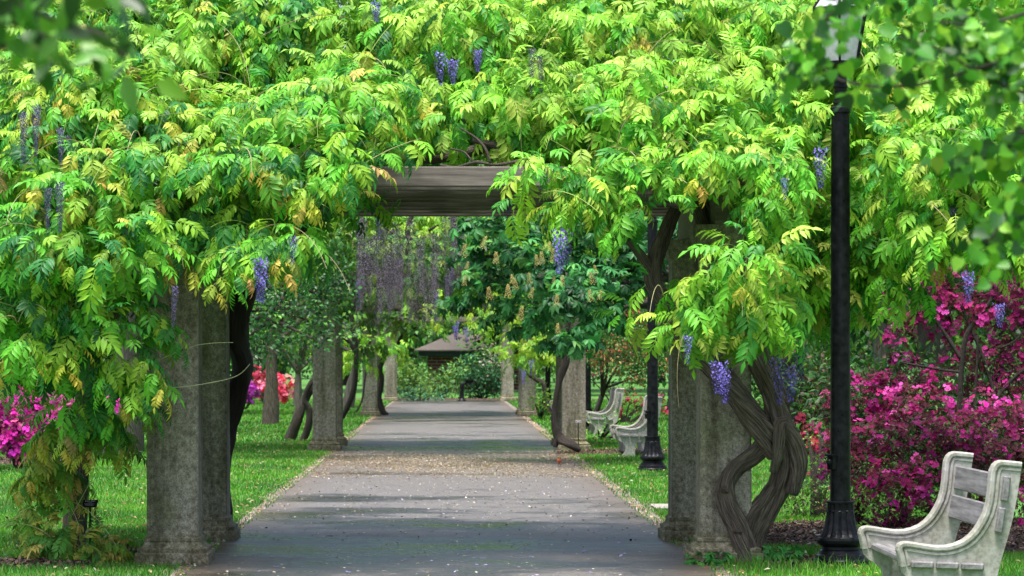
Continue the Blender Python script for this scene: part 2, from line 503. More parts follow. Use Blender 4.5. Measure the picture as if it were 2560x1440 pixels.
def wisteria_leaves(acc, blobs, dens, cols, probs, young=.0, size=1.0, lod=0, hang=.5, tend=.1, out=None):
    T = WIST if lod == 0 else WIST_LO
    pos, d, rr, idx = blob_points(blobs, dens)
    kp = clear_lamp(pos); pos, d, rr, idx = pos[kp], d[kp], rr[kp], idx[kp]
    n = len(pos)
    a = unit(d*np.array([1, 1, .55])*RNG.uniform(.5, 1.1, (n, 1))+np.array([0, -.1, -1])*RNG.uniform(.0, .75, (n, 1))+rnd(n)*.28)
    nn = np.array([0, -.35, 1.])+d*.55+rnd(n)*.25
    col = pal(n, cols, probs)
    yn = (RNG.random(n) < young*(1.0+1.3*(d[:, 2] > .2))*(rr > .85))
    # new growth comes in patches
    pf = np.sin(pos[:, 0]*3.1+1.7*pos[:, 2])*np.sin(pos[:, 2]*4.3-pos[:, 0]*1.3)
    yn &= (pf > -.2) & (pos[:, 2]+RNG.normal(size=n)*.25 > (2.3 if size > .9 else 0))
    mixf = RNG.uniform(.25, .95, (int(yn.sum()), 1)); col[yn] = col[yn]*(1-mixf)+mixf*pal(int(yn.sum()), YOUNG, (.36, .10, .50, .04), .12)
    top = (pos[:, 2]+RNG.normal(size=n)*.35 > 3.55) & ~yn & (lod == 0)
    col[top] = col[top]*.35+.65*pal(int(top.sum()), [(.33, .52, .07), (.24, .48, .05)], (.5, .5))  # fresh lime growth, lightened further to paint in the bright canopy-top highlights
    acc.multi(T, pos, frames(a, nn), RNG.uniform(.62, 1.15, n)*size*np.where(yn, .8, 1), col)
    nm = 0
    # hanging or arching shoots with alternate leaves
    for b in blobs:
        for _ in range(RNG.poisson(hang)):
            th = random.uniform(-2.6, -.5); c0 = np.array(b[:3])
            out_ = np.array([math.cos(th), math.sin(th), 0])
            p = c0+out_*b[3]*.7+np.array([0, 0, random.uniform(-.1, .5)*b[3]])
            L = random.uniform(.3, .65)*size; m = 9; pts = []; v = out_*1.0+np.array([0, 0, random.uniform(-.1, .5)])
            for i in range(m):
                pts.append(p.copy()); v = v+np.array([0, 0, -.28]); p = p+v/np.linalg.norm(v)*L/m
            pts = np.array(pts)
            if not clear_lamp(pts).all(): continue
            ribbon(acc, pts[::2], .0028, (.10, .13, .04), 3)
            tg = unit(np.gradient(pts, axis=0)); sgn = np.where(np.arange(m) % 2, 1, -1)[:, None]
            side = unit(np.cross(tg, np.array([0, 0, 1.])))*sgn
            aa = unit(tg*.7+side*.9+np.array([0, 0, -.35])+rnd(m)*.15)
            cc = pal(m, cols, probs); 
            if random.random() < young*4.0:
                k = random.randint(4, 6); ff = np.linspace(.3, 1, m-k)[:, None]; cc[k:] = cc[k:]*(1-ff)+ff*pal(m-k, YOUNG, (.34, .2, .36, .10), .1)
            sz = np.linspace(1, .62, m)*size
            acc.multi(T, pts, frames(aa, np.tile([0, -.3, 1.], (m, 1))+rnd(m)*.2), sz, cc)
        for _ in range(RNG.poisson(tend)):
            c0 = np.array(b[:3]); v = np.array([random.uniform(-1, 1), random.uniform(-1, -.1), random.uniform(.2, 1.4)]); v /= np.linalg.norm(v)
            p = c0+v*b[3]*.6; L = random.uniform(.4, .95)*size; pts = [p]; turn = rnd(1)[0]*.12+np.array([0, -.02, -random.uniform(.02, .42)])
            for i in range(6):
                v = v+turn; v /= np.linalg.norm(v); p = p+v*L/6; pts.append(p)
            if not clear_lamp(np.array(pts)).all(): continue
            ribbon(acc, np.array(pts), .0048, random.choice([(.42, .42, .22), (.16, .2, .06), (.34, .46, .12), (.42, .34, .2)]), 4)

def raceme_template(L, R, n, fade=0, seed=0):
    r = np.random.default_rng(seed); parts = []
    for i in range(n):
        f = (i+r.random())/n; a = i*2.4
        rad = R*(1-.65*f)*(.55+.55*r.random())
        o = np.array([math.cos(a)*rad, math.sin(a)*rad, -L*f])
        s = .0155*(1-.35*f)*r.uniform(.8, 1.2)
        d = np.array([math.cos(a), math.sin(a), r.uniform(-.5, .4)])
        v = np.array([(-.8, 0, .3), (0, .2, -.1), (.8, 0, .3), (0, .4, 1.2), (0, .9, -.5), (-.5, .7, -.1), (.5, .7, -.1)])*s
        t = np.array([(0, 1, 3), (1, 2, 3), (1, 6, 4), (1, 4, 5)])
        parts.append((place(v, o, d, np.array([0, 0, 1.])+r.normal(size=3)*.3), t, r.choice((.3, .55, .9, 1.3, 1.7), p=(.2, .2, .25, .2, .15))))
    v = np.array([(-.002, 0, .06), (.002, 0, .06), (0, .003, .06), (0, 0, -L)])
    parts.append((v, np.array([(0, 1, 3), (1, 2, 3), (2, 0, 3)]), .3))
    return merge_t(parts)
RAC_MESH = {}
def raceme_mesh(kind, var):
    key = (kind, var)
    if key in RAC_MESH: return RAC_MESH[key]
    L, R, n = {'fresh': (.26, .055, 90), 'long': (.62, .06, 260), 'faded': (.75, .07, 250)}[kind]
    V, T, Wt = raceme_template(L*(1+.15*(var-1)), R, n, 0, var+10)
    base = {'fresh': np.array([.17, .13, .58]), 'long': np.array([.12, .10, .25]), 'faded': np.array([.17, .148, .20])}[kind]
    r = np.random.default_rng(var); C = base*Wt[:, None]
    C = C*(1+r.normal(size=(len(V), 1))*.12)
    tip = np.clip(-V[:, 2]/L, 0, 1)[:, None]
    C = C*(1-.25*tip)+np.array([.5, .45, .75])*(1-tip)*.10 if kind != 'faded' else C*(.75+.45*tip)
    o = tri_mesh('flower_cluster', V, T, np.clip(C, .01, .9), M['petal'])
    me = o.data; bpy.data.objects.remove(o); RAC_MESH[key] = me
    return me
def raceme(parent, p, kind='fresh', scale=1.0, tilt=0.05):
    o = bpy.data.objects.new('flower_cluster', raceme_mesh(kind, random.randint(0, 2))); COL.objects.link(o)
    o.parent = parent
    o.location = [float(a-b) for a, b in zip(p, parent.location)]
    o.rotation_euler = (random.uniform(-tilt, tilt), random.uniform(-tilt, tilt), random.uniform(0, 6.28))
    o.scale = (scale, scale, scale*random.uniform(.9, 1.1))
    return o

# ------------------------------------------------------------------ ground
def ground_mat():
    m, t, b = new_mat('lawn_soil')
    n1 = noise(t, coords(t), 1.1, 5); n2 = noise(t, coords(t), 40, 4)
    c = ramp(t, n1, [(.35, (.035, .12, .014)), (.65, (.07, .22, .02))])
    c = mixc(t, .7, c, ramp(t, n2, [(.35, (.55, .55, .5)), (.65, (1.15, 1.15, 1))]), 'MULTIPLY')
    t.links.new(c, b.inputs['Base Color']); b.inputs['Roughness'].default_value = .9
    bump(t, b, n2, .6, .02)
    return m
def sheet(name, x0, x1, y0, y1, z, mat, wob=0, nx=1, ny=1, kind='structure', edges=None):
    bm = bmesh.new(); g = []
    for j in range(ny+1):
        yy = y0+(y1-y0)*j/ny; row = []
        for i in range(nx+1):
            xx = x0+(x1-x0)*i/nx
            if wob and i in (0, nx): xx += wob*(math.sin(yy*2.1+i)+.6*math.sin(yy*5.3+i*2)+random.uniform(-.5, .5))
            row.append(bm.verts.new((xx, yy, z)))
        g.append(row)
    for j in range(ny):
        for i in range(nx): bm.faces.new((g[j][i], g[j][i+1], g[j+1][i+1], g[j+1][i]))
    o = bm_obj(name, bm, mat); o['kind'] = kind
    return o
sheet('ground', -400, 400, -30, 900, 0, ground_mat())
def asphalt():
    m, t, b = new_mat('damp_asphalt')
    pos = coords(t)
    fine = noise(t, pos, 130, 3, .7); mid = noise(t, coords(t, (.42, .62, 1)), 1.0, 6, .62); grit = noise(t, pos, 35, 4, .7)
    c = ramp(t, fine, [(.34, (.024, .021, .019)), (.5, (.09, .084, .079)), (.62, (.235, .225, .215))])
    c = mixc(t, .75, c, ramp(t, grit, [(.35, (.7, .68, .66)), (.65, (1.2, 1.18, 1.15))]), 'MULTIPLY')
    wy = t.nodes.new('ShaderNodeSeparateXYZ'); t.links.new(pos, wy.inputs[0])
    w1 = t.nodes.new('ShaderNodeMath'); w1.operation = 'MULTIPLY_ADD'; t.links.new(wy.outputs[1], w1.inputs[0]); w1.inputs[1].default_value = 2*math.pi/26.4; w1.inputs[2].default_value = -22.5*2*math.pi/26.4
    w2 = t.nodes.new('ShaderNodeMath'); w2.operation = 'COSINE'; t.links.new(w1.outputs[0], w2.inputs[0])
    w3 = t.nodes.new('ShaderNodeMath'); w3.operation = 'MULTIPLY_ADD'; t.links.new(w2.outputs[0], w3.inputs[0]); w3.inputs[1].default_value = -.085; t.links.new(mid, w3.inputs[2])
    mid = w3.outputs[0]      # damp noise, plus canopy shade painted in as a dark band under each pergola
    wet_shade = ramp(t, mid, [(.43, (1, 1, 1)), (.52, (0, 0, 0))])
    c2 = mixc(t, wet_shade, c, mixc(t, 1.0, c, (.30, .285, .27), 'MULTIPLY'))
    sp = t.nodes.new('ShaderNodeSeparateXYZ'); t.links.new(pos, sp.inputs[0])
    ab = t.nodes.new('ShaderNodeMath'); ab.operation = 'ABSOLUTE'; t.links.new(sp.outputs[0], ab.inputs[0])
    ad = t.nodes.new('ShaderNodeMath'); ad.operation = 'MULTIPLY_ADD'; t.links.new(grit, ad.inputs[0]); ad.inputs[1].default_value = 1.2; t.links.new(ab.outputs[0], ad.inputs[2])
    dirt = ramp(t, ad.outputs[0], [(.0, (0, 0, 0)), (.9, (0, 0, 0)), (1.0, (1, 1, 1))])
    dv = t.nodes.new('ShaderNodeMath'); dv.operation = 'MULTIPLY'; t.links.new(ad.outputs[0], dv.inputs[0]); dv.inputs[1].default_value = .4
    dirt = ramp(t, dv.outputs[0], [(.84, (0, 0, 0)), (1.0, (.8, .8, .8))])
    c2 = mixc(t, dirt, c2, (.10, .08, .062))
    yb = t.nodes.new('ShaderNodeMath'); yb.operation = 'SUBTRACT'; t.links.new(sp.outputs[1], yb.inputs[0]); yb.inputs[1].default_value = 41.5
    yc = t.nodes.new('ShaderNodeMath'); yc.operation = 'ABSOLUTE'; t.links.new(yb.outputs[0], yc.inputs[0])
    yd = t.nodes.new('ShaderNodeMath'); yd.operation = 'MULTIPLY_ADD'; t.links.new(mid, yd.inputs[0]); yd.inputs[1].default_value = 8; t.links.new(yc.outputs[0], yd.inputs[2])
    ye = t.nodes.new('ShaderNodeMath'); ye.operation = 'MULTIPLY'; t.links.new(yd.outputs[0], ye.inputs[0]); ye.inputs[1].default_value = .1
    litter = ramp(t, ye.outputs[0], [(.5, (.6, .6, .6)), (.95, (0, 0, 0))])
    c2 = mixc(t, litter, c2, (.12, .095, .072))
    vr_ = t.nodes.new('ShaderNodeTexVoronoi'); vr_.feature = 'DISTANCE_TO_EDGE'; vr_.inputs['Scale'].default_value = .42
    wv = t.nodes.new('ShaderNodeTexNoise'); wv.inputs['Scale'].default_value = 2.2; wv.inputs['Detail'].default_value = 6; t.links.new(pos, wv.inputs['Vector'])
    wa = t.nodes.new('ShaderNodeVectorMath'); wa.operation = 'MULTIPLY_ADD'; t.links.new(wv.outputs[1], wa.inputs[0]); wa.inputs[1].default_value = (.9, .9, 0); t.links.new(pos, wa.inputs[2])
    t.links.new(wa.outputs[0], vr_.inputs['Vector'])
    crack = ramp(t, vr_.outputs[0], [(.0, (.8, .8, .8)), (.004, (.5, .5, .5)), (.009, (0, 0, 0))])
    c2 = mixc(t, crack, c2, (.015, .014, .013))
    t.links.new(c2, b.inputs['Base Color'])
    r = ramp(t, mid, [(.33, (.16, .16, .16)), (.42, (.36, .36, .36)), (.56, (.6, .6, .6))]); t.links.new(r, b.inputs['Roughness'])
    b.inputs['Specular IOR Level'].default_value = .5
    bn = t.nodes.new('ShaderNodeBump'); bn.inputs['Distance'].default_value = .004
    t.links.new(fine, bn.inputs['Height']); bn.inputs['Strength'].default_value = .35
    t.links.new(bn.outputs[0], b.inputs['Normal'])
    return m
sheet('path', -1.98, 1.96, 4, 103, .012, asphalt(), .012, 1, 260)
def gravel_mat():
    m, t, b = new_mat('edging_stone')
    n = noise(t, coords(t), 45, 5, .7)
    t.links.new(ramp(t, n, [(.36, (.05, .04, .03)), (.5, (.15, .125, .1)), (.66, (.32, .28, .235))]), b.inputs['Base Color'])
    b.inputs['Roughness'].default_value = .9; bump(t, b, n, .7, .01)
    return m
GM = gravel_mat()
sheet('kerb', -2.13, -1.93, 4, 103, .006, GM, .03, 1, 300)
sheet('kerb', 1.91, 2.17, 4, 103, .006, GM, .03, 1, 300)
sheet('paving', 2.15, 3.05, 29.1, 30.0, .03, plain('paving_concrete', (.26, .24, .21), .85), 0, 1, 1)
def mulch_mat():
    m, t, b = new_mat('bark_mulch')
    n = noise(t, coords(t), 50, 6, .75)
    t.links.new(ramp(t, n, [(.35, (.02, .012, .008)), (.55, (.09, .05, .035)), (.75, (.2, .13, .1))]), b.inputs['Base Color'])
    b.inputs['Roughness'].default_value = .95; bump(t, b, n, 1, .03)
    return m
MU = mulch_mat()
def bed(cx, cy, rx, ry, z=.02, n=40):
    bm = bmesh.new(); c = bm.verts.new((cx, cy, z+.03)); r = []
    for i in range(n):
        a = 2*math.pi*i/n; f = 1+.07*math.sin(3*a+cx)+random.uniform(-.04, .04)
        r.append(bm.verts.new((cx+rx*f*math.cos(a), cy+ry*f*math.sin(a), z-.012)))
    for i in range(n): bm.faces.new((c, r[i], r[(i+1) % n]))
    o = bm_obj('mulch_bed', bm, MU); o['kind'] = 'structure'; return o
BEDS = [(4.9, 25.0, 2.75, 2.35), (-2.62, 22.9, .62, .45), (-3.35, 21.35, .65, .26), (2.9, 46.6, 1.2, 1.0), (-7.2, 42.5, 1.8, 1.6), (2.55, 21.75, .5, .45), (0, 105.5, 6, 3.0)]
for b_ in BEDS: bed(*b_)
def in_bed(x, y, grow=0):
    m = np.zeros(len(x), bool)
    for cx, cy, rx, ry in BEDS: m |= ((x-cx)/(rx-grow))**2+((y-cy)/(ry-grow))**2 < 1
    return m
# grass blades
def grass(name, x0, x1, y0, y1, dens, h, wd):
    n = int((x1-x0)*(y1-y0)*dens)
    x = RNG.uniform(x0, x1, n); y = RNG.uniform(y0, y1, n)
    fx = x*F/y+1123; keep = (fx > -90) & (fx < 2650) & ~in_bed(x, y, .05) & ~((x > 2.1) & (x < 3.1) & (y > 29.05) & (y < 30.05))
    keep &= ~((np.abs(np.abs(x)-2.13) < .27) & ((np.abs(y-21.75) < .27) | (np.abs(y-24.5) < .27)))
    x, y = x[keep], y[keep]; n = len(x)
    hh = h*RNG.uniform(.5, 1.25, n)*(1+.25*np.sin(x*2.3)*np.sin(y*1.7)); th = RNG.uniform(0, 6.28, n)
    lean = RNG.uniform(.1, .8, n)[:, None]*hh[:, None]*np.stack([np.cos(th), np.sin(th), np.zeros(n)], 1)
    ph = RNG.uniform(-1, 1, n); s = np.stack([np.cos(ph), np.sin(ph)*.5, np.zeros(n)], 1)*wd/2
    b0 = np.stack([x, y, np.full(n, -.002)], 1)
    mid = b0+lean*.35+np.array([0, 0, 1])*hh[:, None]*.6; tip = b0+lean+np.array([0, 0, 1])*hh[:, None]*.95
    V = np.stack([b0-s, b0+s, mid-s*.7, mid+s*.7, tip], 1).reshape(-1, 3)
    T = (np.array([(0, 1, 3), (0, 3, 2), (2, 3, 4)])[None]+(np.arange(n)*5)[:, None, None]).reshape(-1, 3)
    patch = .5+.5*np.sin(x*1.9+np.sin(y*1.1)*2)*np.sin(y*.9+np.sin(x*1.3))
    c = np.array([.035, .16, .018])[None]*(1-patch[:, None])+np.array([.12, .34, .025])[None]*patch[:, None]
    c = c*RNG.uniform(.45, 1.4, (n, 1)); dry = RNG.random(n) < .05+.10*(np.sin(x*5.1+1)*np.sin(y*3.7) > .6); c[dry] = (.26, .25, .10)
    o = tri_mesh(name, V, T, np.repeat(c, 5, 0), M['grass']); 
    return tag(o, None, None, None, 'stuff')
for (x0, x1) in ((-5.3, -2.04), (2.08, 5.6)):
    grass('grass', x0, x1, 18.5, 31, 1500, .055, .006)
for (x0, x1) in ((-9, -2.04), (2.08, 10)):
    grass('grass', x0, x1, 31, 52, 520, .06, .010)
for (x0, x1) in ((-16, -2.04), (2.08, 16)):
    grass('grass', x0, x1, 52, 104, 75, .07, .025)
for (x0, x1) in ((-2.06, -1.9), (1.9, 2.1)):
    grass('grass', x0, x1, 19, 60, 260, .045, .008)
o = grass('tall_grass', 2.2, 4.2, 20.3, 21.6, 240, .13, .006)
# wood chips on the mulch
def chips():
    acc = Acc(); n = 16000
    k = RNG.choice(len(BEDS), n, p=[.66, .06, .05, .06, .07, .05, .05]); B = np.array(BEDS)[k]
    a = RNG.uniform(0, 6.28, n); r = np.sqrt(RNG.uniform(0, 1, n))*.97
    pos = np.stack([B[:, 0]+B[:, 2]*r*np.cos(a), B[:, 1]+B[:, 3]*r*np.sin(a), .02+.035*(1-r)+RNG.uniform(0, .02, n)], 1)
    v = np.array([(-.5, -.18, 0), (.5, -.14, .03), (.42, .2, .05), (-.45, .16, .02), (0, 0, -.12)]); t = np.array([(0, 1, 2), (0, 2, 3), (0, 4, 1), (2, 4, 3)])
    c = pal(n, [(.13, .08, .06), (.07, .04, .028), (.24, .17, .13), (.03, .018, .012)], (.4, .3, .12, .18), .25)
    acc.inst((v, t, np.ones(5)), pos, frames(rnd(n), np.array([0, 0, 1.])+rnd(n)*.4), RNG.uniform(.02, .055, n), c)
    tag(acc.build('bark_chips', M['chips']), None, None, None, 'stuff')
chips()
# fallen petals and dark litter on the path
def petals():
    acc = Acc()
    def put(n, x, y, cols, probs, s0, s1, z=.017):
        pos = np.stack([x, y, np.full(n, z)+RNG.uniform(0, .004, n)], 1)
        v = np.array([(-.5, -.2, .05), (0, -.5, 0), (.5, -.1, .08), (.35, .4, .02), (-.3, .45, .06)]); t = np.array([(0, 1, 2), (0, 2, 3), (0, 3, 4)])
        acc.inst((v, t, np.ones(5)), pos, frames(rnd(n)*np.array([1, 1, .1]), np.array([0, 0, 1.])+rnd(n)*.25), RNG.uniform(s0, s1, n), pal(n, cols, probs, .2))
    cream = [(.36, .29, .2), (.24, .18, .11), (.55, .5, .4), (.12, .08, .055)]
    n = 12500
    y = 36.5+(47.5-36.5)*RNG.beta(1.5, 1.6, n); x = RNG.uniform(-1.95, 1.95, n)
    keep = RNG.random(n) < (.35+.65*(np.sin(x*1.7+y*.5) > -.6)); put(keep.sum(), x[keep], y[keep], cream, (.3, .33, .12, .25), .011, .029)
    n = 3000; put(n, np.clip(RNG.normal(size=n)*1.1+np.where(RNG.random(n) < .35, -1.3, .2), -1.95, 1.95), RNG.uniform(20, 60, n), [(.6, .55, .5), (.45, .36, .25), (.42, .38, .6)], (.55, .3, .15), .01, .026)
    n = 1500; put(n, RNG.uniform(-1.95, 1.95, n), RNG.uniform(24, 50, n), [(.02, .015, .012), (.06, .04, .03)], (.6, .4), .01, .028)
    n = 1800; sg = RNG.choice([-1, 1], n); put(n, sg*(1.93+np.abs(RNG.normal(size=n))*.09), RNG.uniform(20, 75, n), [(.4, .27, .16), (.22, .12, .07), (.55, .42, .28)], (.4, .3, .3), .015, .04)
    n = 46; put(n, RNG.uniform(-1.6, 1.8, n), RNG.uniform(20.5, 24, n), [(.36, .32, .68)], (1,), .02, .036, .02)
    tag(acc.build('fallen_petals', M['petal']), None, None, None, 'stuff')
petals()
def lawn_litter():
    acc = Acc(); n = 2600; sg = RNG.choice([-1, 1], n); x = sg*(2.05+RNG.gamma(1.5, .9, n)); y = RNG.uniform(19, 60, n)
    pos = np.stack([x, y, np.full(n, .035)+RNG.uniform(0, .02, n)], 1)
    acc.inst(single(1, .5), pos, frames(rnd(n)*np.array([1, 1, .2]), np.array([0, 0, 1.])+rnd(n)*.5), RNG.uniform(.025, .06, n), pal(n, [(.26, .17, .08), (.4, .34, .16), (.12, .07, .04), (.5, .46, .36)], (.4, .25, .2, .15), .2))
    tag(acc.build('fallen_leaves', M['petal']), None, None, None, 'stuff')
lawn_litter()
# ------------------------------------------------------------------ pergolas
def sq_loop(h, z, ch):
    return [(-h+ch, -h, z), (h-ch, -h, z), (h, -h+ch, z), (h, h-ch, z), (h-ch, h, z), (-h+ch, h, z), (-h, h-ch, z), (-h, -h+ch, z)]
def pillar_mesh():
    bm = bmesh.new()
    prof = [(.284, -.03, .006), (.284, .088, .006), (.280, .094, .006), (.266, .096, .006), (.262, .102, .006), (.266, .108, .006), (.266, .128, .006), (.262, .132, .006),
            (.247, .137, .008), (.228, .152, .008), (.217, .172, .008), (.213, .182, .008), (.221, .184, .008), (.221, .206, .008), (.217, .210, .008), (.205, .212, .012), (.200, .216, .010), (.200, .222, .010),
            (.197, 1.2, .010), (.195, 2.42, .010), (.2, 2.44, .02), (.225, 2.47, .015), (.24, 2.53, .012), (.245, 2.535, .01), (.245, 2.62, .01)]
    rings(bm, [sq_loop(h, z, c) for h, z, c in prof])
    me = bpy.data.meshes.new('pillar'); bmesh.ops.recalc_face_normals(bm, faces=bm.faces)
    for f in bm.faces: f.smooth = False
    bm.to_mesh(me); bm.free(); me.materials.append(M['stone']); return me
PM = pillar_mesh()
def add_obj(name, me, parent, loc=(0, 0, 0), rot=(0, 0, 0)):
    o = bpy.data.objects.new(name, me); COL.objects.link(o); o.parent = parent; o.location = loc; o.rotation_euler = rot; return o
def board_mesh(L=5.5):
    bm = bmesh.new(); add_box(bm, (-L/2, -.045, 0), (L/2, .045, .15), .006)
    me = bpy.data.meshes.new('cross_board'); bm.to_mesh(me); bm.free(); me.materials.append(M['wood']); return me
def beam_mesh(L=3.5):
    bm = bmesh.new(); add_box(bm, (-.09, -L/2, 0), (.09, L/2, .28), .008)
    me = bpy.data.meshes.new('side_beam'); bm.to_mesh(me); bm.free(); me.materials.append(M['wood']); return me
BOARD, BEAM = board_mesh(), beam_mesh()
def pergola(yc, label, front=2.4):
    t = empty('pergola', (0, yc, 0), label, 'pergola', 'stone pillar pergolas over the path')
    for sx in (-1, 1):
        for sy in (-1, 1):
            add_obj('pillar', PM, t, (sx*2.13, sy*1.375, 0), (0, 0, 0 if sx > 0 else math.pi))
        add_obj('side_beam', BEAM, t, (sx*2.13, .1, 2.62))
    for i in range(9):
        add_obj('cross_board', BOARD, t, (random.uniform(-.03, .03), -1.82+i*.575, 2.90+random.uniform(-.004, .004)))
    return t
pergola(23.125, 'nearest pergola of stone pillars and grey timber boards, bare front board showing over the path')
pergola(49.3, 'second pergola along the path, its pillars beside the dark twisted vines and cream petal patch')
pergola(76.7, 'third pergola along the path, pale pillars wrapped by a thin dark vine on the left')
pergola(102.6, 'farthest pergola, small pillars standing at the end of the path before the shrubs')

# ------------------------------------------------------------------ wisteria plants
def px_tube(bm, pts, s, seg=12, lobes=3, twist=2.2, rough=.04, k=6, org=(0, 0, 0), dy=None, phase=0):
    """pts: (px, py, radius px[, dY])"""
    C_ = []; R_ = []
    for q in pts:
        p = P(q[0], q[1], s)-np.array(org)
        if len(q) > 3: p[1] += q[3]
        C_.append(p); R_.append(q[2]/s)
    tube(bm, C_, R_, seg, lobes, twist, rough, k, phase)

# ---- P1 right plant: twisted trunk, canopy over the right half
base = P(1870, 1400, 325); base[2] = 0
vr = empty('wisteria_vine', base, 'large yellow-green wisteria with twisted grey trunk at the right pillars of the nearest pergola', 'wisteria')
bm = bmesh.new()
px_tube(bm, [(1872, 1424, 40), (1862, 1385, 31), (1842, 1320, 27), (1822, 1262, 23), (1818, 1212, 22), (1842, 1168, 21), (1884, 1138, 20), (1912, 1108, 22), (1930, 1075, 20, .05)], 325, 36, 3, 3, .03, 12, base)
px_tube(bm, [(1880, 1422, 32, .12), (1890, 1345, 21, .1), (1922, 1285, 24, .08), (1948, 1225, 26, .05), (1966, 1160, 27), (1962, 1100, 32), (1948, 1040, 29), (1928, 970, 29), (1902, 900, 31), (1872, 820, 33), (1850, 740, 30), (1842, 640, 28, .2), (1865, 540, 24, .4), (1890, 450, 20, .6)], 325, 44, 4, 2.2, .03, 12, base, phase=1)
px_tube(bm, [(1975, 1235, 14, -.1), (1990, 1165, 22, -.08), (1978, 1095, 22, -.1), (1950, 1060, 20, -.12), (1938, 1130, 13, -.14), (1928, 1180, 8, -.12)], 325, 22, 3, 4, .05, 6, base)
px_tube(bm, [(1938, 1128, 30), (1900, 1075, 26, -.08), (1858, 1020, 24, -.1), (1815, 965, 22, -.1), (1770, 915, 20, -.08), (1715, 850, 20), (1668, 770, 20, .1), (1640, 690, 21, .2), (1660, 600, 18, .3), (1700, 520, 15, .4)], 325, 32, 3, 3, .03, 11, base, phase=2)
px_tube(bm, [(1955, 1095, 26, .05), (1893, 1040, 20), (1847, 980, 18, -.02), (1812, 925, 16), (1785, 870, 16, .05), (1790, 780, 18, .2), (1770, 660, 22, .3), (1775, 560, 24, .4), (1760, 470, 22, .5)], 325, 32, 3, 3, .03, 11, base, phase=3)
px_tube(bm, [(1862, 1345, 20, .05), (1880, 1290, 17, .05), (1910, 1255, 19, .05), (1935, 1215, 16, .02)], 325, 10, 2, 3, .05, 5, base)
px_tube(bm, [(1640, 690, 14, .2), (1610, 640, 11, .2), (1575, 600, 8, .2)], 325, 8, 2, 3, .05, 5, base)
px_tube(bm, [(1850, 700, 18, .1), (1880, 600, 14, .2), (1930, 520, 11, .2), (1990, 440, 8, .2)], 325, 8, 2, 3, .05, 5, base)
for x, y, dx, dy in [(1985, 1120, 22, -8), (1930, 1128, 24, 4), (1818, 1230, -14, -12), (1905, 905, -20, -6), (1780, 930, -16, -14), (1960, 1010, 20, -16), (1850, 1330, -18, -6)]:
    px_tube(bm, [(x, y, 13, -.02), (x+dx*.6, y+dy*.6, 10, -.06), (x+dx, y+dy, 5, -.08)], 325, 12, 3, 3, .08, 4, base)
bm_obj('trunk', bm, M['bark'], vr, smooth=True)
# gnarled bare stems lying over the front board
bm = bmesh.new()
px_tube(bm, [(1450, 440, 11), (1380, 420, 12), (1320, 395, 13), (1260, 370, 10), (1180, 350, 8)], 322, 10, 2, 3, .08, 5, base)
px_tube(bm, [(1310, 400, 5), (1240, 412, 3.5), (1190, 405, 4), (1140, 418, 3), (1100, 412, 3)], 329, 6, 0, 0, .1, 4, base)
px_tube(bm, [(1225, 408, 3), (1215, 375, 4), (1190, 345, 3), (1150, 320, 2)], 329, 6, 0, 0, .1, 4, base)
px_tube(bm, [(1180, 404, 3), (1160, 380, 2.5), (1125, 372, 2)], 329, 6, 0, 0, .1, 4, base)
px_tube(bm, [(1240, 360, 12), (1150, 385, 12), (1080, 400, 10), (1000, 395, 9), (930, 380, 8)], 315, 8, 2, 3, .08, 5, base)
px_tube(bm, [(1120, 395, 9), (1090, 340, 7), (1100, 280, 6)], 315, 8, 2, 3, .08, 5, base)
px_tube(bm, [(1720, 500, 12), (1650, 440, 10), (1560, 415, 10), (1450, 405, 9)], 318, 8, 2, 3, .08, 5, base)
bm_obj('branches', bm, M['bark'], vr, smooth=True)
MOUNDS = [(1480, 470, 240, 140, .9), (1720, 270, 270, 130, .95), (1330, 230, 230, 110, .9), (2300, 330, 230, 150, .8), (2330, 590, 240, 100, .7), (1930, 110, 260, 100, .9), (1180, 70, 230, 90, .8), (2020, 400, 160, 110, .6), (1560, 80, 200, 80, .7),
          (280, 220, 250, 140, 1.0), (760, 280, 240, 120, 1.0), (720, 500, 210, 120, 1.1), (230, 610, 290, 120, 1.0), (110, 860, 220, 130, .8), (520, 60, 260, 90, .9), (40, 430, 150, 90, .7), (930, 100, 150, 90, .7), (470, 420, 110, 60, .3)]
def mound(x, y):
    m = 0
    for cx, cy, rx, ry, d in MOUNDS:
        q = ((x-cx)/rx)**2+((y-cy)/ry)**2
        if q < 1: m = max(m, d*math.sqrt(1-q))
    return m
def canopyY(base_y, y_low=700., y_hi=0., dY=1.9):
    return lambda x, y: base_y+.75+dY*max(0, min(1, (y_low-y)/(y_low-y_hi)))**1.4-mound(x, y)
acc = Acc()
holeR = [(1600, 470), (1900, 450), (1890, 650), (1760, 700), (1590, 700), (1560, 600)]
polyR_top = [(1040, -60), (2640, -60), (2640, 560), (2420, 600), (2140, 560), (2000, 500), (1900, 430), (1560, 400), (1480, 400), (1330, 340), (1040, 330)]
B1 = region(polyR_top, canopyY(20.9, 520, 0, 2.6), 98, (.28, .46))
B1 += region([(1300, 400), (1640, 420), (1680, 520), (1560, 560), (1420, 570), (1320, 520)], lambda x, y: 20.85, 72, (.18, .28))
B1 += region([(1900, 480), (2150, 520), (2300, 560), (2250, 680), (2080, 800), (1900, 840), (1700, 810), (1620, 770), (1680, 700), (1800, 690), (1900, 620)], lambda x, y: 20.75+(1.5 if x > 1960 else 0), 70, (.2, .34))
B1 += region([(2000, 420), (2640, 420), (2640, 640), (2500, 660), (2400, 610), (2250, 760), (2000, 800)], lambda x, y: 22.4, 84, (.2, .34))
B1 += [(*PY(x, y, 21.0), r) for x, y, r in [(1690, 410, .24), (1760, 400, .26), (1830, 410, .26), (1900, 420, .24), (1960, 430, .24), (1620, 420, .2), (1560, 430, .2)]]
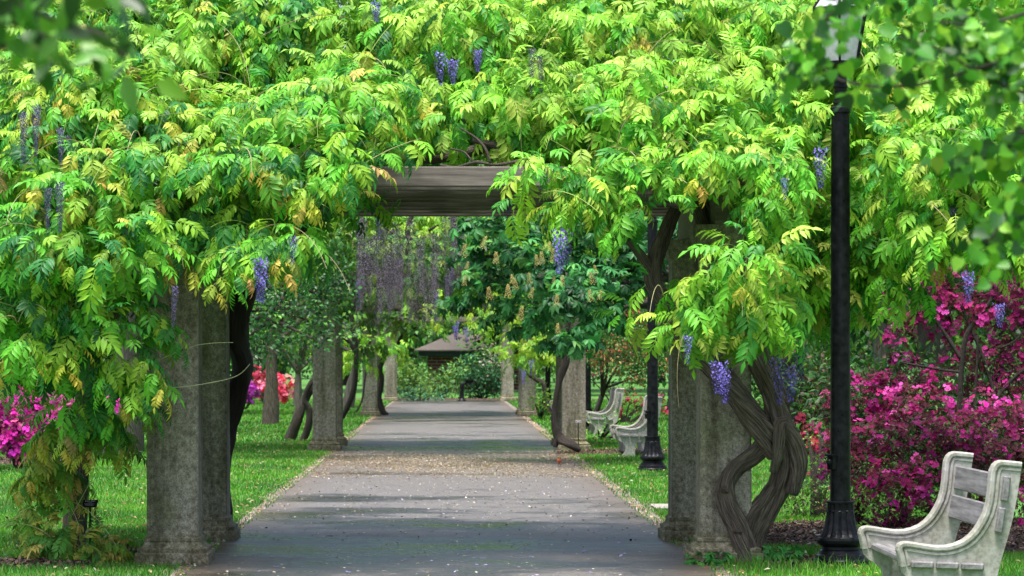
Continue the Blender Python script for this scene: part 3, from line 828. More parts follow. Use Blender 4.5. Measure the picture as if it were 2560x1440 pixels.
wisteria_leaves(acc, B1, 470, YG, (.3, .34, .16, .2), young=.015, hang=1.5, tend=.9)
# second layer behind and over the top of the boards
B1b = region(polyR_top, lambda x, y: 23.4, 125, (.4, .6))
B1b += [(random.uniform(-.3, 3.3), random.uniform(22.5, 26.3), random.uniform(3.25, 3.75), random.uniform(.38, .55)) for _ in range(46)]
wisteria_leaves(acc, B1b, 240, YG, (.2, .34, .3, .16), young=.02, lod=1, hang=.1, tend=.1)
acc.build('foliage', M['leaf'], vr, origin=base)
for (x, y, s, k, sc) in [(1795, 905, 348, 'fresh', 1.15), (1812, 925, 346, 'fresh', 1.0), (1720, 840, 350, 'fresh', .7), (1945, 895, 338, 'fresh', 1.1), (1978, 915, 338, 'fresh', 1.05), (2000, 880, 312, 'fresh', 1.0), (2050, 370, 346, 'fresh', 1.0), (1962, 445, 348, 'fresh', .5),
                         (1402, 575, 346, 'fresh', 1.15), (1415, 585, 340, 'fresh', 1.0), (1100, 130, 325, 'fresh', .9), (1130, 150, 325, 'fresh', .9), (1195, 125, 328, 'fresh', .7), (1330, 120, 322, 'long', .5), (1350, 140, 322, 'long', .5), (2420, 680, 345, 'fresh', .9), (2500, 760, 345, 'fresh', .8), (2380, 520, 330, 'long', .5), (2350, 500, 330, 'long', .5), (2440, 545, 328, 'long', .5),
                         (1840, 460, 305, 'long', .5), (1810, 450, 305, 'long', .5), (1270, 500, 290, 'fresh', .8), (1770, 480, 306, 'long', .45), (1160, 250, 322, 'long', .35)]:
    raceme(vr, P(x, y, s), k, sc)

# ---- P1 left plant
base = P(585, 1355, 283); base[2] = 0
vl = empty('wisteria_vine', base, 'orange-tipped green wisteria with dark trunk behind the left pillars of the nearest pergola', 'wisteria')
bm = bmesh.new()
px_tube(bm, [(560, 1370, 24), (556, 1200, 20), (566, 1080, 22), (592, 990, 27), (608, 920, 25), (592, 850, 26), (596, 790, 26), (628, 720, 22), (655, 640, 20), (640, 560, 18), (600, 480, 15)], 283, 14, 3, 2.5, .05, 7, base)
px_tube(bm, [(600, 800, 20), (570, 740, 18), (560, 660, 16), (520, 560, 14)], 283, 10, 3, 2.5, .05, 6, base)
px_tube(bm, [(650, 660, 12), (700, 600, 9), (790, 560, 7), (850, 530, 5)], 290, 8, 2, 2.5, .05, 6, base)
bm_obj('trunk', bm, M['bark_dark'], vl, smooth=True)
acc = Acc()
polyL = [(-80, -60), (1040, -60), (1010, 200), (960, 330), (940, 400), (860, 480), (820, 520), (700, 560), (640, 610), (520, 640), (380, 650), (250, 760), (120, 830), (-80, 800)]
B2 = region(polyL, canopyY(20.8, 600, 0, 2.6), 95, (.28, .46))
B2 += region([(860, 330), (960, 330), (1000, 400), (930, 430), (860, 440)], lambda x, y: 20.7, 55, (.14, .2))
B2 += region([(560, 600), (830, 520), (840, 570), (700, 640), (600, 680)], lambda x, y: 20.8, 60, (.16, .22))
B2 += region([(0, 760), (330, 680), (330, 840), (300, 920), (160, 930), (60, 900), (-60, 850)], lambda x, y: 20.9, 75, (.2, .32))
B2 += [(*PY(x, y, 21.0), r) for x, y, r in [(180, 430, .24), (240, 410, .24), (300, 420, .2), (420, 430, .2), (500, 420, .24), (570, 410, .24), (360, 400, .18), (880, 430, .16), (930, 400, .16)]]
wisteria_leaves(acc, B2, 470, LG, (.42, .24, .24, .10), young=.13, hang=1.7, tend=1.1)
B2b = region(polyL, lambda x, y: 23.4, 130, (.4, .6))
B2b += [(random.uniform(-3.3, -.2), random.uniform(22.5, 26.3), random.uniform(3.25, 3.75), random.uniform(.38, .55)) for _ in range(46)]
wisteria_leaves(acc, B2b, 240, LG, (.3, .34, .2, .16), young=.03, lod=1, hang=.1, tend=.1)
acc.build('foliage', M['leaf'], vl, origin=base)
bm = bmesh.new()   # thin runners across the pillars
px_tube(bm, [(330, 930, 1.3), (420, 890, 1.1), (480, 866, .9), (530, 858, .9), (583, 856, .8)], 335, 6, 0, 0, .05, 5, base)
px_tube(bm, [(400, 970, 1.3), (470, 966, 1.1), (560, 950, .9), (600, 935, .9), (625, 910, .8)], 335, 6, 0, 0, .05, 5, base)
bm_obj('runner', bm, plain('green_stem', (.28, .32, .16)), vl, smooth=True)
for (x, y, s, k, sc) in [(650, 645, 350, 'fresh', 1.0), (655, 655, 348, 'fresh', .9), (735, 590, 348, 'fresh', .6), (438, 715, 350, 'long', .45), (90, 265, 345, 'long', .6), (60, 280, 344, 'long', .6), (150, 320, 344, 'long', .5), (170, 340, 328, 'long', .45), (150, 455, 345, 'long', .6), (120, 470, 345, 'long', .5), (185, 445, 328, 'long', .4), (355, 430, 335, 'long', .3), (940, 5, 318, 'fresh', .8)]:
    raceme(vl, P(x, y, s), k, sc)

# ---- young column of wisteria at lower left
base = P(185, 1385, 308); base[2] = 0
vc = empty('wisteria_vine', base, 'upright wisteria stem at lower left clothed with yellow-green leaves down to the lawn', 'wisteria')
bm = bmesh.new()
px_tube(bm, [(185, 1400, 30), (188, 1330, 26), (192, 1240, 26), (200, 1150, 25), (206, 1060, 24), (214, 970, 22), (240, 880, 18), (280, 790, 16), (300, 700, 15)], 308, 14, 4, 1.2, .05, 6, base)
bm_obj('trunk', bm, M['bark'], vc, smooth=True)
acc = Acc()
colm = [(.12, .3, .03), (.06, .2, .03), (.24, .33, .05), (.36, .32, .06)]
Bc = [(*P(x, y, s), r) for x, y, s, r in [(150, 1370, 325, .20), (215, 1380, 322, .18), (250, 1350, 318, .16), (170, 1310, 322, .15), (110, 1340, 318, .15), (120, 1240, 316, .13), (140, 1180, 318, .12),
      (130, 1110, 320, .16), (250, 1090, 322, .16), (280, 1130, 318, .10), (110, 1280, 320, .14), (285, 1370, 314, .12), (120, 1200, 322, .15), (95, 1350, 322, .15), (130, 1140, 322, .15), (150, 1060, 324, .16), (270, 1080, 320, .14), (180, 1400, 324, .16), (260, 1390, 320, .14)]]
wisteria_leaves(acc, Bc, 800, colm, (.3, .2, .3, .2), young=.2, hang=.9, tend=.3, size=.85)
Bd = [(*P(x, y, s), r) for x, y, s, r in [(200, 990, 330, .2), (120, 960, 328, .18), (280, 960, 328, .2), (340, 950, 332, .14), (60, 930, 326, .16), (230, 1040, 328, .14), (380, 960, 334, .09)]]
wisteria_leaves(acc, Bd, 420, LG, (.45, .25, .2, .1), young=.04, hang=1.6, tend=.3, size=.95)
acc.build('foliage', M['leaf'], vc, origin=base)

# ---- P2 plants
base = P(738, 1098, 128); base[2] = 0
v2 = empty('wisteria_vine', base, 'wisteria with forked black trunk and long lilac flower chains at the second pergola', 'wisteria')
bm = bmesh.new()
px_tube(bm, [(722, 1108, 15), (730, 1080, 14), (745, 1045, 13), (758, 1010, 11), (768, 985, 10), (790, 960, 9), (815, 930, 8), (835, 880, 8), (845, 780, 7), (850, 700, 7)], 130, 10, 3, 2.5, .05, 6, base)
px_tube(bm, [(755, 1108, 10), (768, 1070, 9), (776, 1030, 9), (762, 1000, 7), (770, 970, 7), (790, 940, 6)], 131, 10, 3, 2.5, .05, 6, base)
px_tube(bm, [(852, 1052, 4), (868, 1020, 6), (885, 970, 7), (890, 920, 7), (889, 860, 6), (880, 800, 5), (890, 740, 5)], 132, 10, 2, 2.5, .05, 6, base)
px_tube(bm, [(889, 880, 5), (870, 850, 5), (850, 840, 5)], 132, 8, 2, 2.5, .05, 4, base)
bm_obj('trunk', bm, M['bark_dark'], v2, smooth=True); bm = bmesh.new()
px_tube(bm, [(1035, 520, 5), (1020, 570, 6), (1018, 600, 6), (1015, 650, 4), (1020, 670, 3), (1005, 720, 2)], 150, 8, 2, 2.5, .08, 4, base)
px_tube(bm, [(1018, 600, 5), (1060, 582, 3.5), (1110, 558, 2.5), (1175, 552, 2)], 150, 8, 0, 2.5, .08, 4, base)
px_tube(bm, [(1018, 598, 4), (985, 585, 2.5), (950, 560, 2)], 150, 8, 0, 2.5, .08, 4, base)
bm_obj('branches', bm, M['bark_dark'], v2, smooth=True)
acc = Acc()
B3 = [(random.uniform(-2.9, .4), random.uniform(47, 52.5), random.uniform(3.2, 4.3), random.uniform(.4, .7)) for _ in range(70)]
B3 += [(*P(x, y, 140), .35) for x, y in [(1150, 600), (1230, 560), (1290, 590), (1100, 560), (1180, 570), (1250, 600), (930, 560), (1060, 600), (1200, 620), (1300, 560), (1350, 560), (1130, 640)]]
wisteria_leaves(acc, B3, 330, [(.24, .42, .03), (.15, .34, .03), (.07, .22, .03)], (.4, .35, .25), lod=1, hang=.5, tend=.05, size=1.1)
B3c = [(*P(x, y, s), r) for x, y, s, r in [(900, 800, 138, .3), (960, 820, 138, .26), (990, 800, 138, .2), (870, 760, 140, .3), (1000, 790, 136, .3), (930, 860, 136, .2)]]
B3c += [(*P(random.uniform(700, 1340), random.uniform(590, 700), 153), .26) for _ in range(34)]
wisteria_leaves(acc, B3c, 220, [(.05, .16, .03), (.10, .24, .03), (.16, .26, .04)], (.45, .35, .2), lod=1, hang=.5, tend=.1)
acc.build('foliage', M['leaf'], v2, origin=base)
for i in range(98):
    f = random.random(); x = 890+262*f+random.uniform(-8, 8)
    endy = np.interp(x, [885, 910, 960, 1010, 1050, 1090, 1130, 1150], [800, 790, 800, 790, 850, 800, 740, 690])+random.uniform(-60, 15)
    s = random.uniform(148, 160); sc = random.uniform(.8, 1.2)
    raceme(v2, P(x, endy-.72*sc*s-(random.random()**2)*90, s), 'faded', sc, .03)
for i in range(20):
    x = random.uniform(890, 1300); raceme(v2, P(x, random.uniform(520, 545), random.uniform(142, 156)), 'faded', random.uniform(.45, .7), .03)
for x, y in [(940, 470), (955, 480), (945, 500), (1120, 690), (1130, 650), (895, 700), (1090, 730)]:
    raceme(v2, P(x, y, 156), 'long', .9)
base = P(1440, 1130, 146); base[2] = 0
v2r = empty('wisteria_vine', base, 'wisteria whose gnarled stem hugs the left face of the second pergola right pillar', 'wisteria')
bm = bmesh.new()
px_tube(bm, [(1450, 1126, 7, -.1), (1425, 1110, 12, -.1), (1400, 1095, 12), (1388, 1060, 9), (1386, 1020, 7), (1395, 970, 7), (1405, 930, 9), (1415, 900, 9), (1408, 860, 9), (1420, 800, 8), (1430, 700, 8)], 152, 12, 3, 3, .06, 6, base)
px_tube(bm, [(1388, 1118, 6), (1392, 1100, 8), (1398, 1085, 8)], 152, 8, 3, 3, .06, 4, base)
bm_obj('trunk', bm, M['bark_dark'], v2r, smooth=True)
acc = Acc()
B4 = [(random.uniform(-.2, 2.9), random.uniform(47.6, 52.5), random.uniform(3.2, 4.3), random.uniform(.4, .7)) for _ in range(60)]
wisteria_leaves(acc, B4, 300, [(.22, .4, .03), (.13, .32, .03), (.07, .22, .03)], (.4, .35, .25), lod=1, hang=.3, tend=.05, size=1.1)
acc.build('foliage', M['leaf'], v2r, origin=base)
# ---- P3 plants
base = P(955, 1035, 88); base[2] = 0
v3 = empty('wisteria_vine', base, 'wisteria with a slim dark twisted stem beside the left pillar of the third pergola', 'wisteria')
bm = bmesh.new()
px_tube(bm, [(970, 1038, 5), (955, 1026, 8), (948, 990, 7), (955, 950, 6), (950, 920, 7), (962, 890, 6), (990, 865, 5), (1010, 830, 5)], 91, 10, 3, 3, .06, 6, base)
px_tube(bm, [(890, 1030, 2.5), (905, 1000, 2.5), (912, 950, 2.5), (918, 900, 3), (925, 850, 3)], 94, 6, 0, 3, .06, 5, base)
bm_obj('trunk', bm, M['bark_dark'], v3, smooth=True)
acc = Acc()
B5 = [(random.uniform(-3.2, .4), random.uniform(74, 79.5), random.uniform(3.3, 4.7), random.uniform(.4, .7)) for _ in range(60)]
B5 += [(*P(x, y, s), r) for x, y, s, r in [(900, 850, 98, .5), (950, 870, 98, .4), (990, 850, 96, .35), (900, 900, 98, .35), (860, 880, 98, .5), (985, 895, 92, .2)]]
wisteria_leaves(acc, B5, 200, [(.24, .42, .03), (.15, .36, .03), (.08, .25, .03)], (.4, .4, .2), lod=1, hang=.4, tend=0, size=1.35)
acc.build('foliage', M['leaf'], v3, origin=base)
base = P(1345, 1030, 95); base[2] = 0
v3r = empty('wisteria_vine', base, 'wisteria arching over the right side of the third pergola with a few blue flower clusters', 'wisteria')
bm = bmesh.new()
px_tube(bm, [(1375, 1035, 5), (1365, 1000, 5), (1358, 960, 6), (1335, 945, 6), (1318, 925, 6), (1325, 880, 6), (1330, 820, 5)], 97, 10, 3, 3, .06, 6, base)
bm_obj('trunk', bm, M['bark_dark'], v3r, smooth=True)
acc = Acc()
B6 = [(random.uniform(-.3, 3.2), random.uniform(74, 79.5), random.uniform(3.3, 4.7), random.uniform(.4, .7)) for _ in range(60)]
B6 += [(*P(x, y, 99), r) for x, y, r in [(1310, 860, .5), (1330, 890, .4), (1300, 920, .28), (1360, 870, .5), (1290, 880, .35), (1380, 890, .4)]]
B6 += [(*P(x, y, s), r) for x, y, s, r in [(1060, 790, 101, .32), (1100, 775, 101, .3), (1150, 770, 101, .32), (1200, 775, 101, .3), (1240, 790, 101, .3), (1280, 780, 101, .35), (1030, 770, 101, .35), (1080, 810, 100, .2), (1220, 810, 100, .25)]]
wisteria_leaves(acc, B6, 200, [(.26, .42, .03), (.17, .36, .03), (.09, .25, .03)], (.4, .4, .2), lod=1, hang=.3, tend=0, size=1.35)
acc.build('foliage', M['leaf'], v3r, origin=base)
for x, y in [(1138, 815), (1142, 805), (1165, 818), (1310, 925), (1328, 900)]:
    raceme(v3r, P(x, y, 100), 'fresh', 1.3)

# ------------------------------------------------------------------ trees and shrubs
def spray_foliage(acc, blobs, dens, tm, cols, probs, size=1.0, zmin=-.8, back=.5, shell=(.3, 1.05), droop=.5):
    pos, d, rr, idx = blob_points(blobs, dens, zmin, back, shell)
    n = len(pos); a = unit(d+np.array([0, 0, -droop])+rnd(n)*.5); nn = np.array([0, -.3, 1.])+rnd(n)*.4+d*.4
    tone = (1+RNG.normal(size=len(blobs))*.18)[idx][:, None]
    acc.multi(tm, pos, frames(a, nn), RNG.uniform(.75, 1.2, n)*size, np.clip(pal(n, cols, probs)*tone, .004, .9))
def tree(name, label, base, h, trunk_r, blobs, dens, tm, cols, probs, size=1, bark='bark', group=None, cat='tree', limbs=6, lean=(0, 0), parent_mat='leaf', trunk_top=None):
    t = empty(name, base, label, cat, group)
    bm = bmesh.new(); B = np.array(blobs)[:, :3]-np.array(base)
    top = np.array([lean[0], lean[1], trunk_top or h*.55])
    pts = [(0, 0, -.1), (top[0]*.2, top[1]*.2, top[2]*.3), (top[0]*.6, top[1]*.6, top[2]*.65), tuple(top)]
    tube(bm, pts, [trunk_r*1.25, trunk_r, trunk_r*.85, trunk_r*.7], 14, 4, 1.0, .04, 6)
    far = B[np.linspace(0, len(B)-1, min(limbs, len(B))).astype(int)]
    for q in far:
        st = top*random.uniform(.75, 1.0)
        mid = (st+q)/2+np.array([0, 0, random.uniform(-.1, .25)*np.linalg.norm(q-st)])
        tube(bm, [st, mid, q], [trunk_r*.5, trunk_r*.3, trunk_r*.1], 8, 2, 1, .05, 5)
    bm_obj('trunk', bm, M[bark], t, smooth=True)
    acc = Acc(); spray_foliage(acc, blobs, dens, tm, cols, probs, size)
    acc.build('crown', M[parent_mat], t, origin=base)
    return t
def cloud(cx, cy, cz, rx, ry, rz, n, r):
    out = []
    while len(out) < n:
        p = np.array([random.uniform(-1, 1) for _ in range(3)])
        q = (p**2).sum()
        if q < 1 and q > .12: out.append((cx+p[0]*rx, cy+p[1]*ry, cz+p[2]*rz, random.uniform(*r)))
    return out
DKG = [(.014, .055, .016), (.028, .09, .02), (.06, .15, .025)]
MDG = [(.03, .10, .018), (.06, .18, .022), (.12, .27, .03)]
BG_ = [(.10, .26, .028), (.2, .4, .035), (.04, .13, .02)]
# round-leaved tree left of the second pergola (trunk hidden by the near pillar)
b = P(528, 1149, 160); b[2] = 0
bl = [(*P(x, y, s), r) for x, y, s, r in [(640, 790, 162, .45), (700, 740, 160, .5), (760, 720, 158, .45), (820, 700, 158, .4), (850, 760, 158, .35), (700, 830, 160, .4), (650, 860, 164, .28), (770, 800, 160, .4), (830, 820, 160, .3), (790, 850, 162, .22),
      (860, 850, 162, .18), (640, 700, 158, .5), (560, 700, 158, .6), (720, 880, 162, .18), (860, 700, 152, .4), (600, 640, 150, .6), (720, 650, 150, .6), (820, 630, 150, .5), (800, 890, 163, .12), (660, 900, 163, .12)]]
tree('fruit_tree', 'low spreading tree with rounded dark green leaves hanging left of the second pergola', b, 3.4, .11, bl, 420, OVAL, [(.025, .10, .028), (.05, .17, .035), (.12, .27, .05), (.014, .06, .018)], (.4, .3, .12, .18), 1.15, 'bark_dark', limbs=9, trunk_top=2.2, parent_mat='leaf_glossy')
b = P(678, 1062, 106); b[2] = 0
tree('tree', 'straight trunked tree on the left lawn in front of the pink azalea', b, 5.0, .16, cloud(b[0]+.2, b[1], 4.1, 2.6, 2, 1.5, 26, (.6, .9)), 60, TREE, DKG, (.4, .4, .2), .7, 'bark', limbs=8, trunk_top=2.3)
b = P(745, 1010, 78); b[2] = 0
tree('tree', 'small pale-leaved tree with thin dark branches far back on the left lawn', b, 3.4, .12, cloud(b[0], b[1], 2.7, 2.2, 1.6, 1.1, 20, (.45, .7)), 60, TREE, BG_, (.4, .3, .3), .7, 'bark_grey', limbs=9, trunk_top=1.3)
b = P(308, 1138, 151); b[2] = 0
tree('tree', 'thick grey trunk standing on the lawn left of the nearest left pillar', b, 9, .27, cloud(b[0]-1, b[1]+1, 6.6, 3.5, 2.5, 2.2, 34, (.9, 1.4)), 38, TREE, MDG, (.4, .4, .2), 1.0, 'bark_grey', limbs=7, trunk_top=4.2)
b = P(870, 1022, 81); b[2] = 0
tree('tree', 'pale crooked trunk showing between the second and third left pillars', b, 5, .15, cloud(b[0]-.6, b[1]+.5, 3.6, 2.0, 2, 1.3, 20, (.6, .9)), 50, TREE, BG_, (.4, .4, .2), .8, 'bark_grey', limbs=7, trunk_top=2.0, lean=(.4, 0))
# buckeye right of centre
b = P(1800, 1160, 166); b[2] = 0
bl = [(*P(x, y, s), r) for x, y, s, r in [(1180, 640, 166, .32), (1230, 600, 165, .3), (1180, 740, 162, .3), (1240, 700, 164, .4), (1300, 640, 166, .42), (1290, 760, 166, .38), (1360, 700, 170, .42), (1350, 800, 168, .34), (1430, 650, 168, .42), (1430, 760, 174, .38),
      (1480, 700, 172, .4), (1500, 780, 172, .32), (1420, 850, 176, .22), (1460, 830, 174, .25), (1540, 720, 168, .4), (1560, 620, 166, .5), (1300, 560, 164, .4), (1400, 560, 164, .45), (1500, 560, 164, .5), (1130, 770, 162, .22), (1230, 800, 163, .22), (1600, 680, 160, .4), (1300, 820, 165, .18), (1680, 620, 160, .6), (1750, 560, 160, .7)]]
tb = tree('buckeye_tree', 'buckeye tree with dark hand-shaped leaves and upright cream flower spikes leaning over the path', b, 4.2, .14, bl+[(*P(x, y, 168), r) for x, y, r in [(1470, 560, .4), (1550, 560, .4), (1380, 860, .22), (1440, 870, .2), (1480, 850, .22), (1530, 800, .28), (1180, 570, .3), (1250, 560, .3), (1170, 690, .26), (1580, 640, .4)]], 560, PALM, [(.03, .15, .04), (.05, .22, .055), (.012, .07, .02), (.09, .28, .055)], (.36, .3, .22, .12), 1.3, 'bark_dark', limbs=10, trunk_top=2.9)
def spike_mesh():
    parts = []
    for i in range(46):
        f = i/46; a = i*2.4; rad = .05*(1-.7*f)
        o = np.array([math.cos(a)*rad, math.sin(a)*rad, .2*f]); v = np.array([(-.6, 0, .2), (0, .2, -.3), (.6, 0, .2), (0, .8, .6)])*.02
        parts.append((place(v, o, (math.cos(a), math.sin(a), .3), (0, 0, 1)), np.array([(0, 1, 3), (1, 2, 3), (0, 2, 1)]), random.uniform(.7, 1.2)))
    V, T, Wt = merge_t(parts)
    C = np.array([.50, .42, .2])*Wt[:, None]
    o = tri_mesh('flower_spike', V, T, np.clip(C, 0, .9), M['petal']); me = o.data; bpy.data.objects.remove(o); return me
SP = spike_mesh()
for x, y in [(1160, 632), (1205, 612), (1325, 700), (1355, 650), (1345, 655), (1382, 645), (1375, 620), (1160, 705), (1165, 665), (1325, 735), (1290, 715), (1280, 700), (1225, 740), (1390, 755), (1405, 705), (1485, 700), (1478, 745), (1498, 740), (1395, 825), (1270, 735), (1385, 700), (1490, 675), (1240, 650), (1300, 790)]:
    p = P(x, y+10, 178); o = add_obj('flower_spike', SP, tb, [float(q) for q in (p-b)], (random.uniform(-.35, .35), random.uniform(-.35, .35), random.uniform(0, 6)))
    o.scale = [random.uniform(.6, 1.0)]*3
# red tinted shrub tree above the benches
b = P(1478, 1075, 118); b[2] = 0
bl = [(*P(x, y, 120), r) for x, y, r in [(1520, 880, .34), (1570, 870, .4), (1620, 880, .38), (1560, 920, .34), (1610, 930, .32), (1650, 910, .34), (1520, 920, .25), (1590, 950, .25), (1500, 880, .3), (1480, 900, .22), (1540, 850, .36), (1590, 910, .34), (1500, 700, .5), (1560, 760, .5), (1540, 820, .4), (1620, 800, .5), (1470, 640, .3)]]
tree('shrub', 'tall shrub with red tinted young leaves arching over the far benches', b, 2.6, .06, bl, 520, SHRUB, [(.07, .2, .04), (.12, .26, .06), (.42, .10, .07), (.36, .2, .10), (.04, .13, .03)], (.34, .22, .16, .12, .16), .95, 'bark_dark', cat='shrub', limbs=9, trunk_top=1.0, lean=(.3, 0))
# flowering azaleas
def azalea(label, base, fl_blobs, lf_blobs, fcols, fprobs, fd, ld, size=1.0, stems=(), stem_s=0, group='azaleas in flower', lcols=None):
    t = empty('azalea', base, label, 'azalea', group)
    acc = Acc(); pos, d, rr, idx = blob_points(fl_blobs, fd, -.6, .5, (.7, 1.08)); n = len(pos)
    tone = RNG.choice([.5, .7, .95, 1.25, 1.5], len(fl_blobs))[idx][:, None]
    acc.multi(TRUSS, pos, frames(d*.8+np.array([0, -.4, .5])+rnd(n)*.4, rnd(n)), RNG.uniform(.7, 1.25, n)*size, np.clip(pal(n, fcols, fprobs, .22)*tone, .004, .95))
    acc.build('blossom', M['petal'], t, origin=base)
    acc = Acc(); spray_foliage(acc, lf_blobs, ld, SMALL, lcols or [(.05, .13, .03), (.09, .2, .035), (.09, .07, .035), (.2, .3, .05)], (.4, .25, .25, .1) if not lcols or len(lcols) == 4 else (.35, .2, .2, .17, .08), size*1.1)
    acc.build('foliage', M['leaf'], t, origin=base)
    bm = bmesh.new()
    if stem_s:
        for st in stems: px_tube(bm, st, stem_s, 8, 2, 2, .06, 5, base)
    else:
        for q in fl_blobs[::max(1, len(fl_blobs)//7)]:
            e = np.array(q[:3])-base; tube(bm, [(random.uniform(-.1, .1), 0, -.05), e*.5+np.array([0, 0, .1]), e], [.03, .02, .008], 6)
    bm_obj('stems', bm, M['bark_dark'], t, smooth=True)
    return t
MAG = [(.55, .02, .32), (.66, .05, .42), (.32, .015, .16), (.72, .12, .4)]
b = P(2395, 1330, 268); b[2] = 0
fb = []; lb = []
for x, y, s, r in [(2150, 1000, 262, .26), (2230, 1010, 262, .28), (2300, 1030, 268, .3), (2190, 1100, 268, .3), (2290, 1110, 272, .3), (2390, 1080, 272, .26), (2470, 1040, 268, .3), (2550, 1060, 265, .3), (2160, 1190, 270, .3), (2240, 1220, 274, .3), (2330, 1200, 274, .3), (2430, 1160, 272, .32), (2540, 1160, 270, .36), (2620, 1100, 265, .4),
                   (2200, 1280, 274, .22), (2300, 1290, 274, .24), (2110, 1110, 266, .22), (2100, 1040, 262, .2), (2420, 1250, 272, .3), (2540, 1260, 270, .34), (2350, 960, 262, .2), (2300, 975, 262, .2), (2470, 960, 262, .2), (2210, 950, 262, .16), (2260, 900, 262, .14), (2400, 900, 262, .16), (2480, 900, 262, .18), (2540, 960, 262, .22), (2590, 880, 262, .24), (2120, 960, 262, .12), (2080, 1010, 262, .14), (2095, 1180, 268, .16), (2120, 1250, 270, .16),
                   (2320, 800, 262, .2), (2380, 770, 262, .24), (2450, 740, 262, .24), (2530, 720, 262, .28), (2270, 780, 262, .16), (2340, 700, 262, .16), (2420, 690, 262, .2), (2540, 800, 262, .22), (2610, 760, 262, .3), (2460, 830, 262, .18), (2230, 730, 262, .12), (2250, 850, 262, .14), (2540, 920, 262, .2), (2500, 870, 262, .14), (2300, 740, 262, .24), (2370, 830, 262, .18), (2550, 860, 262, .22), (2440, 780, 262, .26), (2500, 790, 262, .24), (2580, 650, 262, .2), (2250, 820, 262, .14), (2180, 800, 262, .1), (2310, 610, 265, .1), (2320, 600, 265, .06), (2530, 610, 265, .12), (2500, 640, 265, .08)]:
    fb.append((*P(x, y, s), r)); 
    if y > 850: lb.append((*P(x, y, s), r*1.02))
    else: lb.append((*P(x, y, s), r*.6))
stems = [[(2380, 1320, 9), (2395, 1150, 8), (2400, 1000, 8), (2405, 900, 7), (2420, 830, 6), (2470, 760, 4), (2510, 700, 3)], [(2405, 900, 6), (2360, 830, 4), (2320, 780, 3), (2290, 740, 2)], [(2370, 1320, 7), (2400, 1180, 6), (2450, 1090, 6), (2490, 1000, 6), (2540, 940, 5), (2600, 900, 4)],
         [(2490, 1000, 5), (2460, 900, 4), (2430, 830, 3), (2400, 760, 3)], [(2470, 1040, 5), (2530, 1080, 4), (2580, 1100, 4)], [(2350, 1320, 6), (2300, 1200, 5), (2220, 1110, 4), (2150, 1060, 3)], [(2405, 930, 4), (2360, 925, 3), (2300, 915, 2.5), (2250, 905, 2)], [(2300, 1200, 4), (2330, 1080, 3), (2290, 1010, 2), (2180, 960, 2)], [(2420, 1300, 6), (2430, 1100, 5), (2440, 960, 4), (2445, 840, 3)], [(2455, 1090, 4), (2440, 1180, 5), (2400, 1300, 6)], [(2500, 870, 3), (2540, 850, 3), (2580, 800, 2)]]
azalea('huge magenta azalea with bare forking stems behind the near lamp post and bench', b, fb, lb, [(.30, .010, .125), (.48, .018, .27), (.15, .014, .055), (.62, .07, .36), (.09, .02, .03)], (.26, .18, .28, .07, .21), 1350, 1100, .9, stems, 264, lcols=[(.03, .075, .025), (.06, .12, .03), (.09, .035, .035), (.13, .05, .05), (.10, .18, .04)])
b = P(60, 1180, 178); b[2] = 0
fb = [(*P(x, y, 178), r) for x, y, r in [(20, 1000, .3), (70, 1020, .3), (40, 1070, .35), (90, 1090, .28), (-30, 1060, .4), (20, 1120, .3), (-80, 1000, .5), (75, 1130, .24), (30, 1090, .3), (110, 1100, .22), (60, 1060, .3), (-20, 1110, .35), (120, 1060, .2), (80, 980, .14), (-40, 960, .3), (140, 1010, .2), (200, 1020, .3), (260, 1010, .25)]]
azalea('vivid magenta azalea at the left edge of the lawn behind the upright wisteria', b, fb, fb, [(.46, .012, .29), (.60, .03, .38), (.25, .008, .13), (.65, .12, .25)], (.4, .3, .2, .1), 1000, 300, 1.1)
b = P(660, 1012, 74); b[2] = 0
fb = [(*P(x, y, 74), r) for x, y, r in [(640, 950, .5), (670, 965, .5), (700, 960, .4), (640, 985, .4), (665, 940, .35), (690, 990, .4), (720, 985, .25), (345, 1010, .5), (355, 1040, .4)]][:7]
azalea('coral pink azalea behind the straight trunk on the left lawn', b, fb, fb, [(.85, .06, .17), (.9, .18, .28), (.75, .03, .06), (.9, .35, .4)], (.4, .3, .15, .15), 800, 60, 1.9)
b = P(608, 1018, 72); b[2] = 0
fb = [(*P(x, y, 75), r) for x, y, r in [(600, 990, .4), (618, 975, .35), (585, 1000, .4), (610, 1005, .25), (570, 990, .4)]]
azalea('small violet azalea at the foot of the coral pink one', b, fb, fb, [(.45, .03, .5), (.6, .08, .6), (.3, .02, .35)], (.4, .3, .3), 800, 60, 1.9)
b = P(350, 1060, 100); b[2] = 0
fb = [(*P(x, y, 100), r) for x, y, r in [(345, 1010, .3), (355, 1045, .3), (300, 1020, .35), (270, 1045, .3)]]
azalea('red azalea glimpsed between the grey trunk and the nearest left pillar', b, fb, fb, [(.75, .04, .1), (.8, .1, .2)], (.6, .4), 360, 60, 1.5)
RED = [(.36, .015, .06), (.5, .035, .17), (.22, .012, .03), (.55, .06, .24)]
b = P(2050, 1290, 255); b[2] = 0
fb = [(*P(x, y, 250), r) for x, y, r in [(2020, 1080, .1), (2035, 1115, .11), (2060, 1090, .1), (2030, 1145, .09), (2075, 1120, .09), (2050, 1060, .06), (2090, 1150, .08), (2010, 1050, .06), (2040, 1180, .07), (2070, 1200, .07)]]
lb = [(*P(x, y, 255), r) for x, y, r in [(1960, 1230, .16), (2010, 1220, .2), (2050, 1250, .2), (2080, 1210, .16), (1990, 1270, .16), (2060, 1290, .16), (2040, 1160, .14), (2030, 1100, .1), (2130, 1250, .16), (1940, 1290, .12), (2110, 1160, .12)]]
